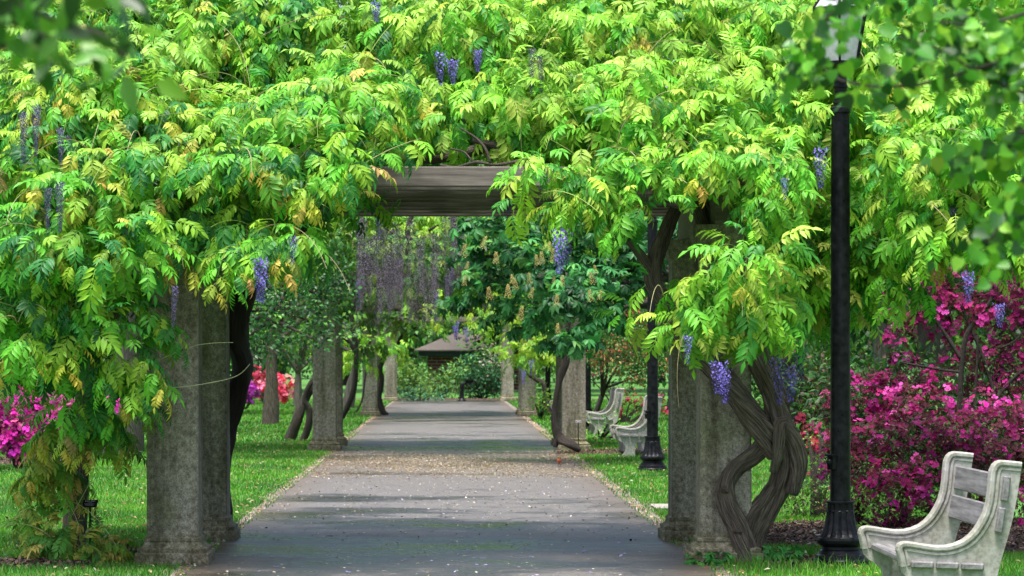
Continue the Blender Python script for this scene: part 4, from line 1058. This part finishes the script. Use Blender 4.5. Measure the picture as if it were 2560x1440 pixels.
azalea('small loose red and pink azalea between the twisted trunk and the near lamp post', b, fb, lb, RED, (.4, .3, .15, .15), 1400, 1100, .9, lcols=[(.06, .17, .035), (.1, .25, .04), (.09, .06, .035), (.2, .36, .05)])
b = P(1560, 1055, 104); b[2] = 0
fb = [(*P(x, y, 104), r) for x, y, r in [(1550, 985, .16), (1580, 1000, .18), (1610, 1010, .2), (1640, 1000, .2), (1560, 1030, .16), (1660, 1030, .2), (1590, 1030, .1), (1520, 960, .12), (1535, 1000, .1), (1470, 940, .12), (1480, 910, .1), (1690, 1010, .2)]]
azalea('low red azalea with airy sprays behind the far benches', b, fb, fb, RED, (.4, .15, .35, .1), 420, 700, 1.1)
# shrubs closing the far end
def shrub(label, base, blobs, cols, probs, dens=170, size=2.2, tm=SHRUB, group='shrubs closing the end of the path', name='shrub', stems=True):
    t = empty(name, base, label, 'shrub', group)
    acc = Acc(); spray_foliage(acc, blobs, dens, tm, cols, probs, size, droop=.2); acc.build('foliage', M['leaf'], t, origin=base)
    bm = bmesh.new()
    for q in blobs[::max(1, len(blobs)//6)]:
        e = np.array(q[:3])-base; tube(bm, [(0, 0, -.05), e*.5, e], [.04, .025, .01], 6)
    bm_obj('stems', bm, M['bark_dark'], t, smooth=True)
def pb(lst, s): return [(*P(x, y, s), r) for x, y, r in lst]
b = P(1030, 1000, 66); b[2] = 0
shrub('rounded light green shrub at the left of the path end', b, pb([(1005, 930, .5), (1030, 935, .4), (1020, 960, .5), (1050, 965, .4), (1000, 965, .4), (1035, 980, .35)], 66), [(.14, .27, .05), (.2, .34, .06), (.07, .18, .04)], (.4, .3, .3))
b = P(1105, 1000, 65); b[2] = 0
shrub('pale green shrub in the middle of the path end', b, pb([(1090, 960, .4), (1125, 945, .4), (1150, 925, .4), (1110, 965, .5), (1080, 975, .4), (1140, 950, .4), (1100, 985, .3)], 65), [(.11, .25, .06), (.17, .31, .08), (.05, .15, .04)], (.4, .3, .3))
b = P(1200, 1000, 65.5); b[2] = 0
shrub('dark green shrub behind the drinking fountain', b, pb([(1180, 930, .5), (1210, 940, .5), (1240, 950, .5), (1170, 965, .4), (1200, 980, .4), (1240, 985, .35), (1215, 910, .4), (1250, 920, .4), (1160, 985, .25)], 66), [(.03, .13, .05), (.06, .2, .06), (.02, .08, .03)], (.4, .3, .3))
b = P(1050, 1003, 68.5); b[2] = 0
shrub('tuft of bluish strap leaves along the far path edge', b, pb([(1000, 990, .22), (1025, 988, .25), (1050, 985, .25), (1075, 988, .22), (1095, 990, .2)], 68.5), [(.05, .18, .09), (.1, .25, .12)], (.6, .4), 260, 1.6)
b = P(1232, 985, 60); b[2] = 0
shrub('white flowering bush showing pale beside the far right pillar', b, pb([(1232, 895, .4), (1240, 915, .4), (1225, 920, .3), (1245, 880, .3)], 60), [(.6, .55, .5), (.75, .6, .6), (.2, .3, .1)], (.5, .3, .2))
b = P(1350, 1040, 95); b[2] = 0
shrub('bright green leafy shrub by the foot of the third right pillar', b, pb([(1350, 1005, .26), (1360, 980, .24), (1345, 1022, .22), (1370, 1010, .22), (1338, 1010, .18)], 99), [(.16, .36, .04), (.24, .42, .06), (.08, .22, .04), (.3, .1, .08)], (.4, .3, .25, .05), 170, 1.3, group=None)
b = P(1500, 1110, 128); b[2] = 0
shrub('thin low shrub with arching stems beside the far bench', b, pb([(1495, 1075, .16), (1520, 1060, .16), (1550, 1050, .14), (1480, 1095, .1), (1540, 1090, .12), (1600, 1070, .14), (1530, 1100, .1)], 130), [(.1, .3, .04), (.05, .17, .04), (.18, .38, .06)], (.4, .3, .3), 150, 1.0, group=None)
b = P(2130, 1300, 262); b[2] = 0
shrub('small bright green bush between lamp post and magenta azalea', b, pb([(2140, 1300, .08), (2160, 1270, .08), (2150, 1240, .07), (2170, 1300, .06)], 280), [(.2, .42, .05), (.12, .3, .04)], (.6, .4), 900, .7, group=None)
for px_, py_, lab in ((1765, 1402, 'low lobed green plant at the foot of the near right pillar'), (1940, 1392, 'low lobed green plant right of the twisted trunk')):
    b = P(px_, py_, 326); b[2] = 0
    shrub(lab, b, [(b[0]+dx, b[1]+dy, z, r) for dx, dy, z, r in [(0, 0, .05, .09), (-.1, .02, .04, .08), (.1, 0, .06, .09), (.17, .1, .1, .06), (.02, .08, .1, .06)]], [(.04, .22, .04), (.08, .32, .06)], (.6, .4), 2600, .55, tm=PALM, group=None, name='ground_cover_plant')

b = P(2330, 893+1.6*205, 205); b[2] = 0
shrub('dark evergreen shrub filling in behind the huge magenta azalea', b, pb([(x, y, .55) for x in range(2140, 2700, 60) for y in (960, 1040, 1120, 1180)], 205), [(.012, .045, .014), (.025, .08, .018), (.05, .13, .03), (.05, .03, .02)], (.35, .3, .2, .15), 150, 1.6, group=None)
b = P(1960, 893+1.6*190, 190); b[2] = 0
shrub('dark brownish shrub seen between the twisted trunk and the near lamp post', b, pb([(x, y, .38) for x in (1915, 1960, 2010, 2060, 2100) for y in (940, 990, 1040)], 190), [(.02, .06, .016), (.04, .10, .022), (.09, .05, .035)], (.4, .35, .25), 170, 1.3, group=None)
# background trees
def bgtree(px, s, h, w_, label, cols=DKG, probs=(.4, .4, .2), dens=16, r=(1.0, 1.7), n=46, bark='bark_dark', tr=.28, low=.25, size=1.5):
    b = P(px, 893+1.6*s, s); b[2] = 0
    cz = h*(.5+low/2); bl = cloud(b[0], b[1], cz, w_, w_*.7, h*(1-low)/2, n, r)
    return tree('tree', label, b, h, tr, bl, dens, TREE, cols, probs, size, bark, 'trees behind the garden', limbs=9, trunk_top=h*.45)
bgtree(2335, 150, 10, 4.2, 'dark thick trunk behind the upper stems of the magenta azalea', DKG, n=60, low=.42, dens=17)
bgtree(2215, 128, 9, 3.4, 'grey trunk just right of the near lamp post behind the azalea', DKG, n=44, bark='bark_grey', tr=.25, low=.35)
bgtree(2700, 120, 11, 5, 'dark leafy tree behind the right edge of the magenta azalea', MDG, n=50, low=.15)
bgtree(1960, 100, 10, 4.0, 'deep green tree behind the near twisted trunk', DKG, n=50, low=.1)
bgtree(1700, 86, 10, 4.5, 'green tree beyond the farther lamp post', MDG, n=50, low=.08)
bgtree(60, 120, 11, 4.5, 'green tree behind the magenta azalea at the left edge', MDG, n=50, low=.12)
bgtree(-200, 150, 10, 4, 'leafy tree beyond the left edge of the lawn', MDG, n=40, low=.2)
bgtree(430, 90, 10, 4.5, 'dense tree behind the nearest left pillar', DKG, n=50, low=.1)
bgtree(640, 56, 11, 5.0, 'bright tree standing behind the coral azalea', BG_, n=50, low=.1, dens=15)
bgtree(860, 44, 12, 5.0, 'bright tree behind the third left pillar', BG_, n=50, low=.05, dens=15)
bgtree(1035, 44, 14, 5.5, 'tall light green tree rising left of the brick building', BG_, n=60, low=.2, dens=15, r=(1.3, 2.1))
bgtree(1245, 54, 6.0, 2.0, 'dark drooping tree half covering the brick building', DKG, n=40, low=.18, dens=24, r=(.7, 1.2), size=1.2)
bgtree(1290, 40, 15, 6, 'tall bright tree behind the brick building', BG_, n=60, low=.1, dens=15, r=(1.4, 2.2))
bgtree(1420, 60, 11, 4.5, 'green tree behind the third right pillar', MDG, n=50, low=.05, dens=15)
bgtree(1150, 30, 20, 12, 'farthest tall tree closing the view above the building', MDG, n=70, low=.05, dens=12, r=(2.0, 3.2), size=2)
bgtree(700, 34, 18, 10, 'farthest tall tree closing the view on the left', MDG, n=60, low=.0, dens=12, r=(2.0, 3.2), size=2)
bgtree(1650, 40, 18, 10, 'farthest tall tree closing the view on the right', DKG, n=60, low=.0, dens=12, r=(2.0, 3.2), size=2)

acc = Acc()
wb = [(random.uniform(-34, 36), random.uniform(122, 138), random.uniform(.5, 21), random.uniform(1.4, 2.6)) for _ in range(620)]
wb += [(sg*random.uniform(13, 30), random.uniform(70, 122), random.uniform(.5, 12), random.uniform(1.4, 2.4)) for sg in (-1, 1) for _ in range(110)]
wb = [(x, y+26 if (-5.2 < x < 6.5 and z < 6.5 and y > 118) else y, z, r) for x, y, z, r in wb]
spray_foliage(acc, wb, 9, TREE, MDG+DKG, (.25, .25, .15, .12, .13, .1), 2.3)
tag(acc.build('woodland', M['leaf']), None, None, None, 'stuff')
# ------------------------------------------------------------------ brick building
b = P(1200, 893+1.6*50, 50); b[2] = 0
bd = empty('brick_building', b, 'small red brick building with a low hipped roof beyond the end shrubs', 'building')
bm = bmesh.new(); add_box(bm, (-2.6, -2.6, -.3), (2.6, 2.6, 1.65)); bm_obj('wall', bm, M['brick'], bd)
bm = bmesh.new(); add_box(bm, (-3.05, -3.05, 1.652), (3.05, 3.05, 1.90)); bm_obj('fascia', bm, M['fascia'], bd)
bm = bmesh.new()
rings(bm, [[(-3.25, -3.25, 1.903), (3.25, -3.25, 1.903), (3.25, 3.25, 1.903), (-3.25, 3.25, 1.903)], [(-3.25, -3.25, 1.96), (3.25, -3.25, 1.96), (3.25, 3.25, 1.96), (-3.25, 3.25, 1.96)], [(-.2, -.2, 3.25), (.2, -.2, 3.25), (.2, .2, 3.25), (-.2, .2, 3.25)]])
bm_obj('roof', bm, M['roof'], bd)

# ------------------------------------------------------------------ lamp posts
def lamp_post(x, y, label):
    t = empty('lamp_post', (x, y, 0), label, 'lamp post', 'black lamp posts along the right side of the path', rz=.35)
    bm = bmesh.new()
    lathe(bm, [(.215, -.02), (.215, .045), (.205, .055), (.195, .06), (.19, .085), (.168, .095), (.16, .12), (.145, .128), (.142, .15), (.16, .16), (.176, .18), (.18, .2), (.176, .215), (.166, .222),
               (.163, .226, .06), (.15, .245, .09), (.135, .275, .1), (.122, .32, .1), (.113, .37, .1), (.108, .41, .08), (.105, .416, 0), (.106, .42, .0), (.104, .43, .07), (.102, .47, .07), (.101, .48), (.112, .484), (.112, .497), (.104, .5)], 96, 12)
    bm_obj('base', bm, M['black'], t, smooth=False)
    bm = bmesh.new(); lathe(bm, [(.079, .495), (.078, .9), (.074, 2.2), (.070, 3.46), (.071, 3.47), (.078, 3.475), (.079, 3.51), (.07, 3.52), (.055, 3.525), (.054, 3.54), (.058, 3.545), (.057, 3.56), (.051, 3.565), (.05, 3.66), (.056, 3.665), (.056, 3.68), (.049, 3.69), (.048, 3.78)], 32)
    bm_obj('shaft', bm, M['black'], t, smooth=False)
    bm = bmesh.new(); add_box(bm, (-.035, -.115, .74), (.035, -.07, .85), .006); add_box(bm, (-.045, -.128, .845), (.045, -.07, .857), .002); lathe(bm, [(.02, .78), (.024, .79), (.024, .81), (.018, .82)], 12, cy=-.122)
    o = bm_obj('outlet_box', bm, M['black'], t); o.rotation_euler = (0, 0, -1.25)
    ln = bpy.data.objects.new('lantern', None); COL.objects.link(ln); ln.parent = t
    bm = bmesh.new()
    lathe(bm, [(.05, 3.775), (.1, 3.80), (.14, 3.83), (.155, 3.84), (.155, 3.86), (.14, 3.865)], 6)
    z0, z1, r0, r1 = 3.86, 4.235, .145, .22
    lathe(bm, [(.235, z1), (.238, z1+.006), (.238, z1+.035), (.225, z1+.04)], 6)
    for i in range(6):
        a = math.pi/3*i
        tube(bm, [(r0*math.cos(a), r0*math.sin(a), z0-.01), (r1*math.cos(a), r1*math.sin(a), z1+.02)], [.010, .010], 6, k=2)
        tube(bm, [(.232*math.cos(a), .232*math.sin(a), z1+.03), (.06*math.cos(a), .06*math.sin(a), z1+.27)], [.010, .010], 6, k=2)
    lathe(bm, [(.075, z1+.262), (.075, z1+.30), (.05, z1+.33), (.02, z1+.35), (.03, z1+.38), (.008, z1+.43)], 12)
    fr = bm_obj('lantern_frame', bm, M['black'], t)
    bm = bmesh.new(); lathe(bm, [(r0-.008, z0+.003), (r1-.008, z1-.002)], 6); bm_obj('lantern_glass', bm, M['milk_glass'], t)
    bm = bmesh.new(); lathe(bm, [(.222, z1+.041), (.062, z1+.262)], 6); bm_obj('lantern_roof_glass', bm, M['milk_glass'], t)
    bpy.data.objects.remove(ln)
    return t
L1 = lamp_post(3.0, 7000/326, 'nearest black lamp post, standing in grass in front of the magenta azalea')
for s, X, lab in ((179, 2.84, 'black lamp post with fluted base, in front of the grey bench beyond the nearest pergola'), (116, 2.98, 'black lamp post mostly hidden behind the right pillar of the second pergola'), (86, 2.87, 'smallest black lamp post by the foot of the third right pillar')):
    c = copy_tree(L1); c.location = (X, 7000/s, 0); c['label'] = lab

# ------------------------------------------------------------------ benches
OUT = [(0.0, .43), (.003, .452), (.012, .468), (.03, .479), (.06, .483), (.10, .479), (.17, .467), (.24, .458), (.30, .459), (.35, .470), (.40, .491), (.44, .521), (.475, .56), (.505, .608), (.53, .66), (.547, .72), (.557, .79), (.562, .86), (.568, .91), (.583, .947), (.605, .968), (.635, .976), (.69, .972), (.755, .965)]
LOWER = [(.745, .87), (.728, .76), (.705, .64), (.675, .52), (.645, .42), (.62, .33), (.60, .24), (.605, .15), (.63, .07), (.66, 0), (.45, 0), (.465, .07), (.468, .16), (.45, .21), (.42, .235), (.38, .24), (.345, .22), (.325, .17), (.315, .09), (.32, 0), (.09, 0), (.11, .03), (.145, .07), (.165, .13), (.155, .19), (.125, .225), (.09, .245), (.06, .265), (.035, .295), (.02, .33), (.008, .38)]
def offset_in(curve, d):
    c = np.array(curve, float); t = unit(np.gradient(c, axis=0)); nrm = np.stack([t[:, 1], -t[:, 0]], 1)
    return c+nrm*d
def end_panel_mesh():
    bm = bmesh.new()
    def slab(poly, y0, y1):
        a = [bm.verts.new((x, y0, z)) for x, z in poly]; b2 = [bm.verts.new((x, y1, z)) for x, z in poly]
        n = len(poly)
        for i in range(n): bm.faces.new((a[i], a[(i+1) % n], b2[(i+1) % n], b2[i]))
        tri = tessellate_polygon([[Vector((x, 0, z)) for x, z in poly]])
        for q in tri:
            bm.faces.new([a[k] for k in q]); bm.faces.new([b2[k] for k in q][::-1])
    inner = offset_in(OUT, .012)
    # tip end continues down the front
    front = [(.022, .33), (.012, .38)]
    edge = front+OUT
    slab([tuple(p) for p in offset_in(edge, .006)]+LOWER[:-2], -.036, .036)
    def strip(d0, d1, th, bev):
        A = offset_in(edge, d0); B_ = offset_in(edge, d1); n = len(A); L = []
        Am = A+(B_-A)*bev; Bm = B_+(A-B_)*bev
        loops = []
        for i in range(n):
            loops.append([(A[i][0], -th+.008, A[i][1]), (Am[i][0], -th, Am[i][1]), (Bm[i][0], -th, Bm[i][1]), (B_[i][0], -th+.008, B_[i][1]), (B_[i][0], th-.008, B_[i][1]), (Bm[i][0], th, Bm[i][1]), (Am[i][0], th, Am[i][1]), (A[i][0], th-.008, A[i][1])])
        rings(bm, loops)
    strip(.0, .034, .052, .25); strip(.037, .062, .044, .25)
    bmesh.ops.triangulate(bm, faces=[f for f in bm.faces if len(f.verts) > 4])
    me = bpy.data.meshes.new('end_panel'); bmesh.ops.recalc_face_normals(bm, faces=bm.faces)
    for f in bm.faces: f.smooth = False
    bm.to_mesh(me); bm.free(); me.materials.append(M['concrete']); return me
EP = end_panel_mesh()
def bench(x, y, label, L=1.57):
    t = empty('park_bench', (x, y, 0), label, 'bench', 'concrete ended benches facing the path')
    add_obj('end_panel', EP, t, (0, 0, 0)); add_obj('end_panel', EP, t, (0, L, 0))
    def slat(x0, z0, w_, th, ang):
        bm = bmesh.new(); add_box(bm, (-w_/2, -.075, -th/2), (w_/2, L+.075, th/2), .008)
        me = bpy.data.meshes.new('slat'); bm.to_mesh(me); bm.free(); me.materials.append(M['slat'])
        return add_obj('slat', me, t, (x0, 0, z0), (0, ang, 0))
    for i in range(3): add_obj_ = slat(.15+.152*i, .345-.006*i, .135, .042, .03)
    slat(.655, .805, .155, .042, -math.radians(90-7)); slat(.622, .615, .155, .042, -math.radians(90-9))
    return t
bn = bench(2.712, 7000/412, 'white concrete park bench in the near right corner with grey wooden slats')
for s, X, lab in ((156, 2.66, 'grey concrete bench partly hidden behind the farther lamp post'), (123, 2.80, 'concrete bench with high back showing just right of the second pergola pillar'), (99, 2.58, 'pale bench of which only the front tip shows left of the second right pillar')):
    c = copy_tree(bn); c.location = (X, 7000/s, 0); c['label'] = lab

# ------------------------------------------------------------------ plant labels
def plant_label(px, py, s, z0, label, rz=0):
    p = P(px, py, s)
    t = empty('plant_label', (p[0], p[1], 0), label, 'plant label', 'plant labels on stakes', rz=rz)
    z = p[2]
    bm = bmesh.new(); tube(bm, [(0, 0, -.05), (0, 0, z*.5), (0, .004, z-.012)], [.008, .008, .008], 6, k=2); bm_obj('stake', bm, M['black'], t)
    rot = Matrix.Rotation(math.radians(48), 3, 'X')
    bm = bmesh.new(); add_box(bm, (-.058, -.036, -.002), (.058, .036, .002), 0)
    for v in bm.verts: v.co = rot@v.co+Vector((0, 0, z))
    pl = bm_obj('plate', bm, M['black'], t)
    bm = bmesh.new(); rows = [(.022, .010, [(-.042, -.004), (.004, .04)]), (.008, .005, [(-.012, .012)]), (-.004, .004, [(-.044, .04)]), (-.013, .004, [(-.036, .034)]), (-.022, .004, [(-.03, .03)])]
    for yy, hh, segs in rows:
        for a, b2 in segs:
            x = a
            while x < b2-.002:
                w_ = random.uniform(.004, .008)
                vs = [bm.verts.new(rot@Vector((xx, y2, .0035))+Vector((0, 0, z))) for xx, y2 in ((x, yy-hh/2), (min(x+w_, b2), yy-hh/2), (min(x+w_, b2), yy+hh/2), (x, yy+hh/2))]
                bm.faces.new(vs); x += w_+.0022
    bm_obj('lettering', bm, M['white'], pl)
    return t
plant_label(225, 1259, 322, 0, 'small black plant label on a stake in front of the leafy column at lower left', -.12)
plant_label(1446, 1054, 152, 0, 'tiny black plant label on a stake before the second pergola right pillar')

# ------------------------------------------------------------------ drinking fountain
p = P(1155, 893+1.6*69.5, 69.5)
t = empty('drinking_fountain', (p[0], p[1], 0), 'black pedestal drinking fountain with a side arm at the end of the path', 'drinking fountain')
bm = bmesh.new(); lathe(bm, [(.17, -.02), (.17, .03), (.13, .06), (.09, .12), (.07, .2), (.065, .5), (.075, .52), (.075, .6), (.06, .66), (.03, .69)], 20); bm_obj('pedestal', bm, M['black'], t)
bm = bmesh.new(); tube(bm, [(.0, 0, .6), (.12, -.02, .66), (.22, -.03, .74)], [.05, .045, .05], 8); bm_obj('arm', bm, M['black'], t)
bm = bmesh.new(); lathe(bm, [(.05, .64), (.14, .7), (.18, .76), (.19, .78), (.17, .78), (.1, .74)], 18, cx=.27, cy=-.03); tube(bm, [(.38, -.03, .77), (.4, -.03, .84), (.37, -.03, .87)], [.015, .015, .012], 6); bm_obj('bowl', bm, M['black'], t)

# ------------------------------------------------------------------ robin
p = P(1398, 893+1.6*173, 173)
t = empty('bird', (p[0], p[1], .014), 'small red-breasted bird standing on the cream petals on the path', 'bird', rz=0)
cs = np.array([(0, .065, .055), (0, .05, .062), (0, .03, .072), (0, .005, .085), (0, -.018, .100), (0, -.026, .118), (0, -.028, .130), (0, -.030, .142), (0, -.036, .150)])
rs = [.006, .018, .028, .034, .031, .023, .0205, .017, .006]
C_, R_ = smooth_path(cs, rs, 4); T_ = unit(np.gradient(C_, axis=0)); V = []; Tt = []; Cc = []
for i in range(len(C_)):
    x = unit(np.cross(T_[i], np.array([0, -1, .05])))if abs(T_[i][2]) > .5 else np.array([1., 0, 0]); x = np.array([1., 0, 0]); y = unit(np.cross(T_[i], x))
    for j in range(14):
        a = 2*math.pi*j/14; q = C_[i]+(x*math.cos(a)+y*math.sin(a))*R_[i]; V.append(q)
        front = q[1] < C_[i][1]+.004 and q[2] < .118 or q[2] < C_[i][2]-.01
        Cc.append((.42, .10, .035) if front and q[2] < .120 and q[2] > .05 else ((.03, .025, .022) if q[2] > .115 else (.075, .062, .05)))
n_ = 14
for i in range(len(C_)-1):
    for j in range(n_):
        a, b2 = i*n_+j, i*n_+(j+1) % n_; Tt += [(a, b2, b2+n_), (a, b2+n_, a+n_)]
tri_mesh('body', V, Tt, np.array(Cc), M['feather'], t)
bm = bmesh.new(); rings(bm, [[(-.012, .06, .056), (.012, .06, .056), (.012, .06, .062), (-.012, .06, .062)], [(-.015, .115, .045), (.015, .115, .045), (.015, .115, .049), (-.015, .115, .049)]]); bm_obj('tail', bm, plain('tail_feather', (.05, .042, .036)), t)
bm = bmesh.new(); tube(bm, [(0, -.044, .133), (0, -.058, .130), (0, -.066, .127)], [.005, .003, .001], 6, k=2); bm_obj('beak', bm, plain('beak', (.5, .3, .04)), t)
for sx in (-1, 1):
    bm = bmesh.new(); tube(bm, [(sx*.012, .006, .06), (sx*.012, .012, .03), (sx*.012, .004, .0)], [.004, .002, .002], 6, k=2)
    for a in (-.5, 0, .5): tube(bm, [(sx*.012, .004, .001), (sx*.012+math.sin(a)*.018, .004-math.cos(a)*.018, .001)], [.0016, .001], 5, k=2)
    bm_obj('leg', bm, M['bark_dark'], t)

# ------------------------------------------------------------------ overhanging trees close to the camera
def heart(L=.045, W=.042):
    v = [(0, 0, 0), (-.32, -.06, .05), (-.5, .22, .1), (-.4, .55, .05), (0, 1, -.1), (.4, .55, .05), (.5, .22, .1), (.32, -.06, .05), (0, .4, -.03)]
    v = np.array(v)*np.array([W, L, L]); t = [(8, i, i+1) for i in range(0, 7)]+[(8, 7, 0)]
    return v, np.array(t), np.ones(9)
def overhang(name, label, tx, ty, twigs, Yc, leafT, size, cols, probs, nper, trunk_r=.12):
    b = np.array([tx, ty, 0]); t = empty(name, b, label, 'tree')
    bm = bmesh.new(); tube(bm, [(0, 0, -.1), (.05, 0, 1.6), (0, .05, 3.2), (.1, .1, 4.6)], [trunk_r*1.3, trunk_r, trunk_r*.8, trunk_r*.5], 14, 4, 1, .03)
    acc = Acc()
    for tw in twigs:
        st = np.array([0.05, .05, random.uniform(2.6, 3.4)])
        pts = [st]+[PY(x, y, Yc+dy)-b for x, y, dy in tw]
        rad = [.03]+list(np.linspace(.006, .0015, len(tw)))
        tube(bm, pts, rad, 6, 0, 0, .05, 6)
        C_, _ = smooth_path(pts[1:], [1]*len(tw), 12)
        n = nper*len(tw); k = RNG.integers(0, len(C_), n); pos = C_[k]+rnd(n)*np.array([.035, .09, .03])
        a = unit(rnd(n)*np.array([1, .6, .6])+np.array([0, 0, -.7])); nn = rnd(n)+np.array([0, -1.0, .7])
        acc.multi(leafT, pos+b, frames(a, nn), RNG.uniform(.75, 1.2, n)*size, pal(n, cols, probs))
    bm_obj('trunk', bm, M['bark_grey'], t, smooth=True)
    acc.build('foliage', M['leaf_glossy'], t, origin=b)
GR = [(.05, .20, .015), (.10, .32, .02), (.02, .085, .015), (.19, .42, .03)]
tw = [[(2760, 60, 0), (2600, 120, 0), (2450, 170, .1), (2300, 210, .1), (2180, 215, .1), (2080, 190, .2), (2020, 130, .2), (1970, 160, .2)],
      [(2760, -60, 0), (2600, 20, 0), (2450, 60, .1), (2320, 50, .1)], [(2760, 150, 0), (2600, 230, 0), (2480, 200, .1), (2360, 130, 0), (2250, 90, 0)],
      [(2780, 250, 0), (2640, 340, 0), (2560, 440, 0), (2500, 560, 0), (2440, 640, 0)], [(2780, 350, 0), (2660, 480, 0), (2560, 560, 0), (2500, 590, .1)],
      [(2700, 0, .3), (2540, 90, .3), (2400, 130, .3), (2290, 120, .3)], [(2700, 200, .2), (2580, 330, .2), (2450, 400, .2), (2380, 410, .2)]]
overhang('overhanging_tree', 'out of focus heart-leaved branches hanging across the top right corner by the lantern', 2.6, 5.2, tw+[[(2700, -80, 0), (2400, -60, 0), (2220, -20, 0), (2140, 0, 0), (2060, 50, 0), (2020, 110, 0)]], 6.3, [heart()], .82, GR, (.42, .24, .22, .12), 23)
tw = [[(-260, -60, 0), (-100, -20, 0), (60, 20, 0), (160, 60, .1), (260, 90, .1), (320, 150, .1)], [(-260, 0, 0), (-60, 60, 0), (60, 60, 0), (120, 100, 0)], [(-200, -120, 0), (60, -60, 0), (200, -20, 0), (300, 30, 0)]]
LANC = [(lambda v: (v[0], v[1], np.ones(len(v[0]))))(leaflet(.052, .024, .1, .1, 0))]
overhang('overhanging_tree', 'blurred dark green leafy twig in the top left corner', -2.6, 4.0, tw, 4.2, LANC, 1.15, [(.05, .17, .015), (.02, .07, .012), (.09, .25, .02)], (.4, .35, .25), 10)
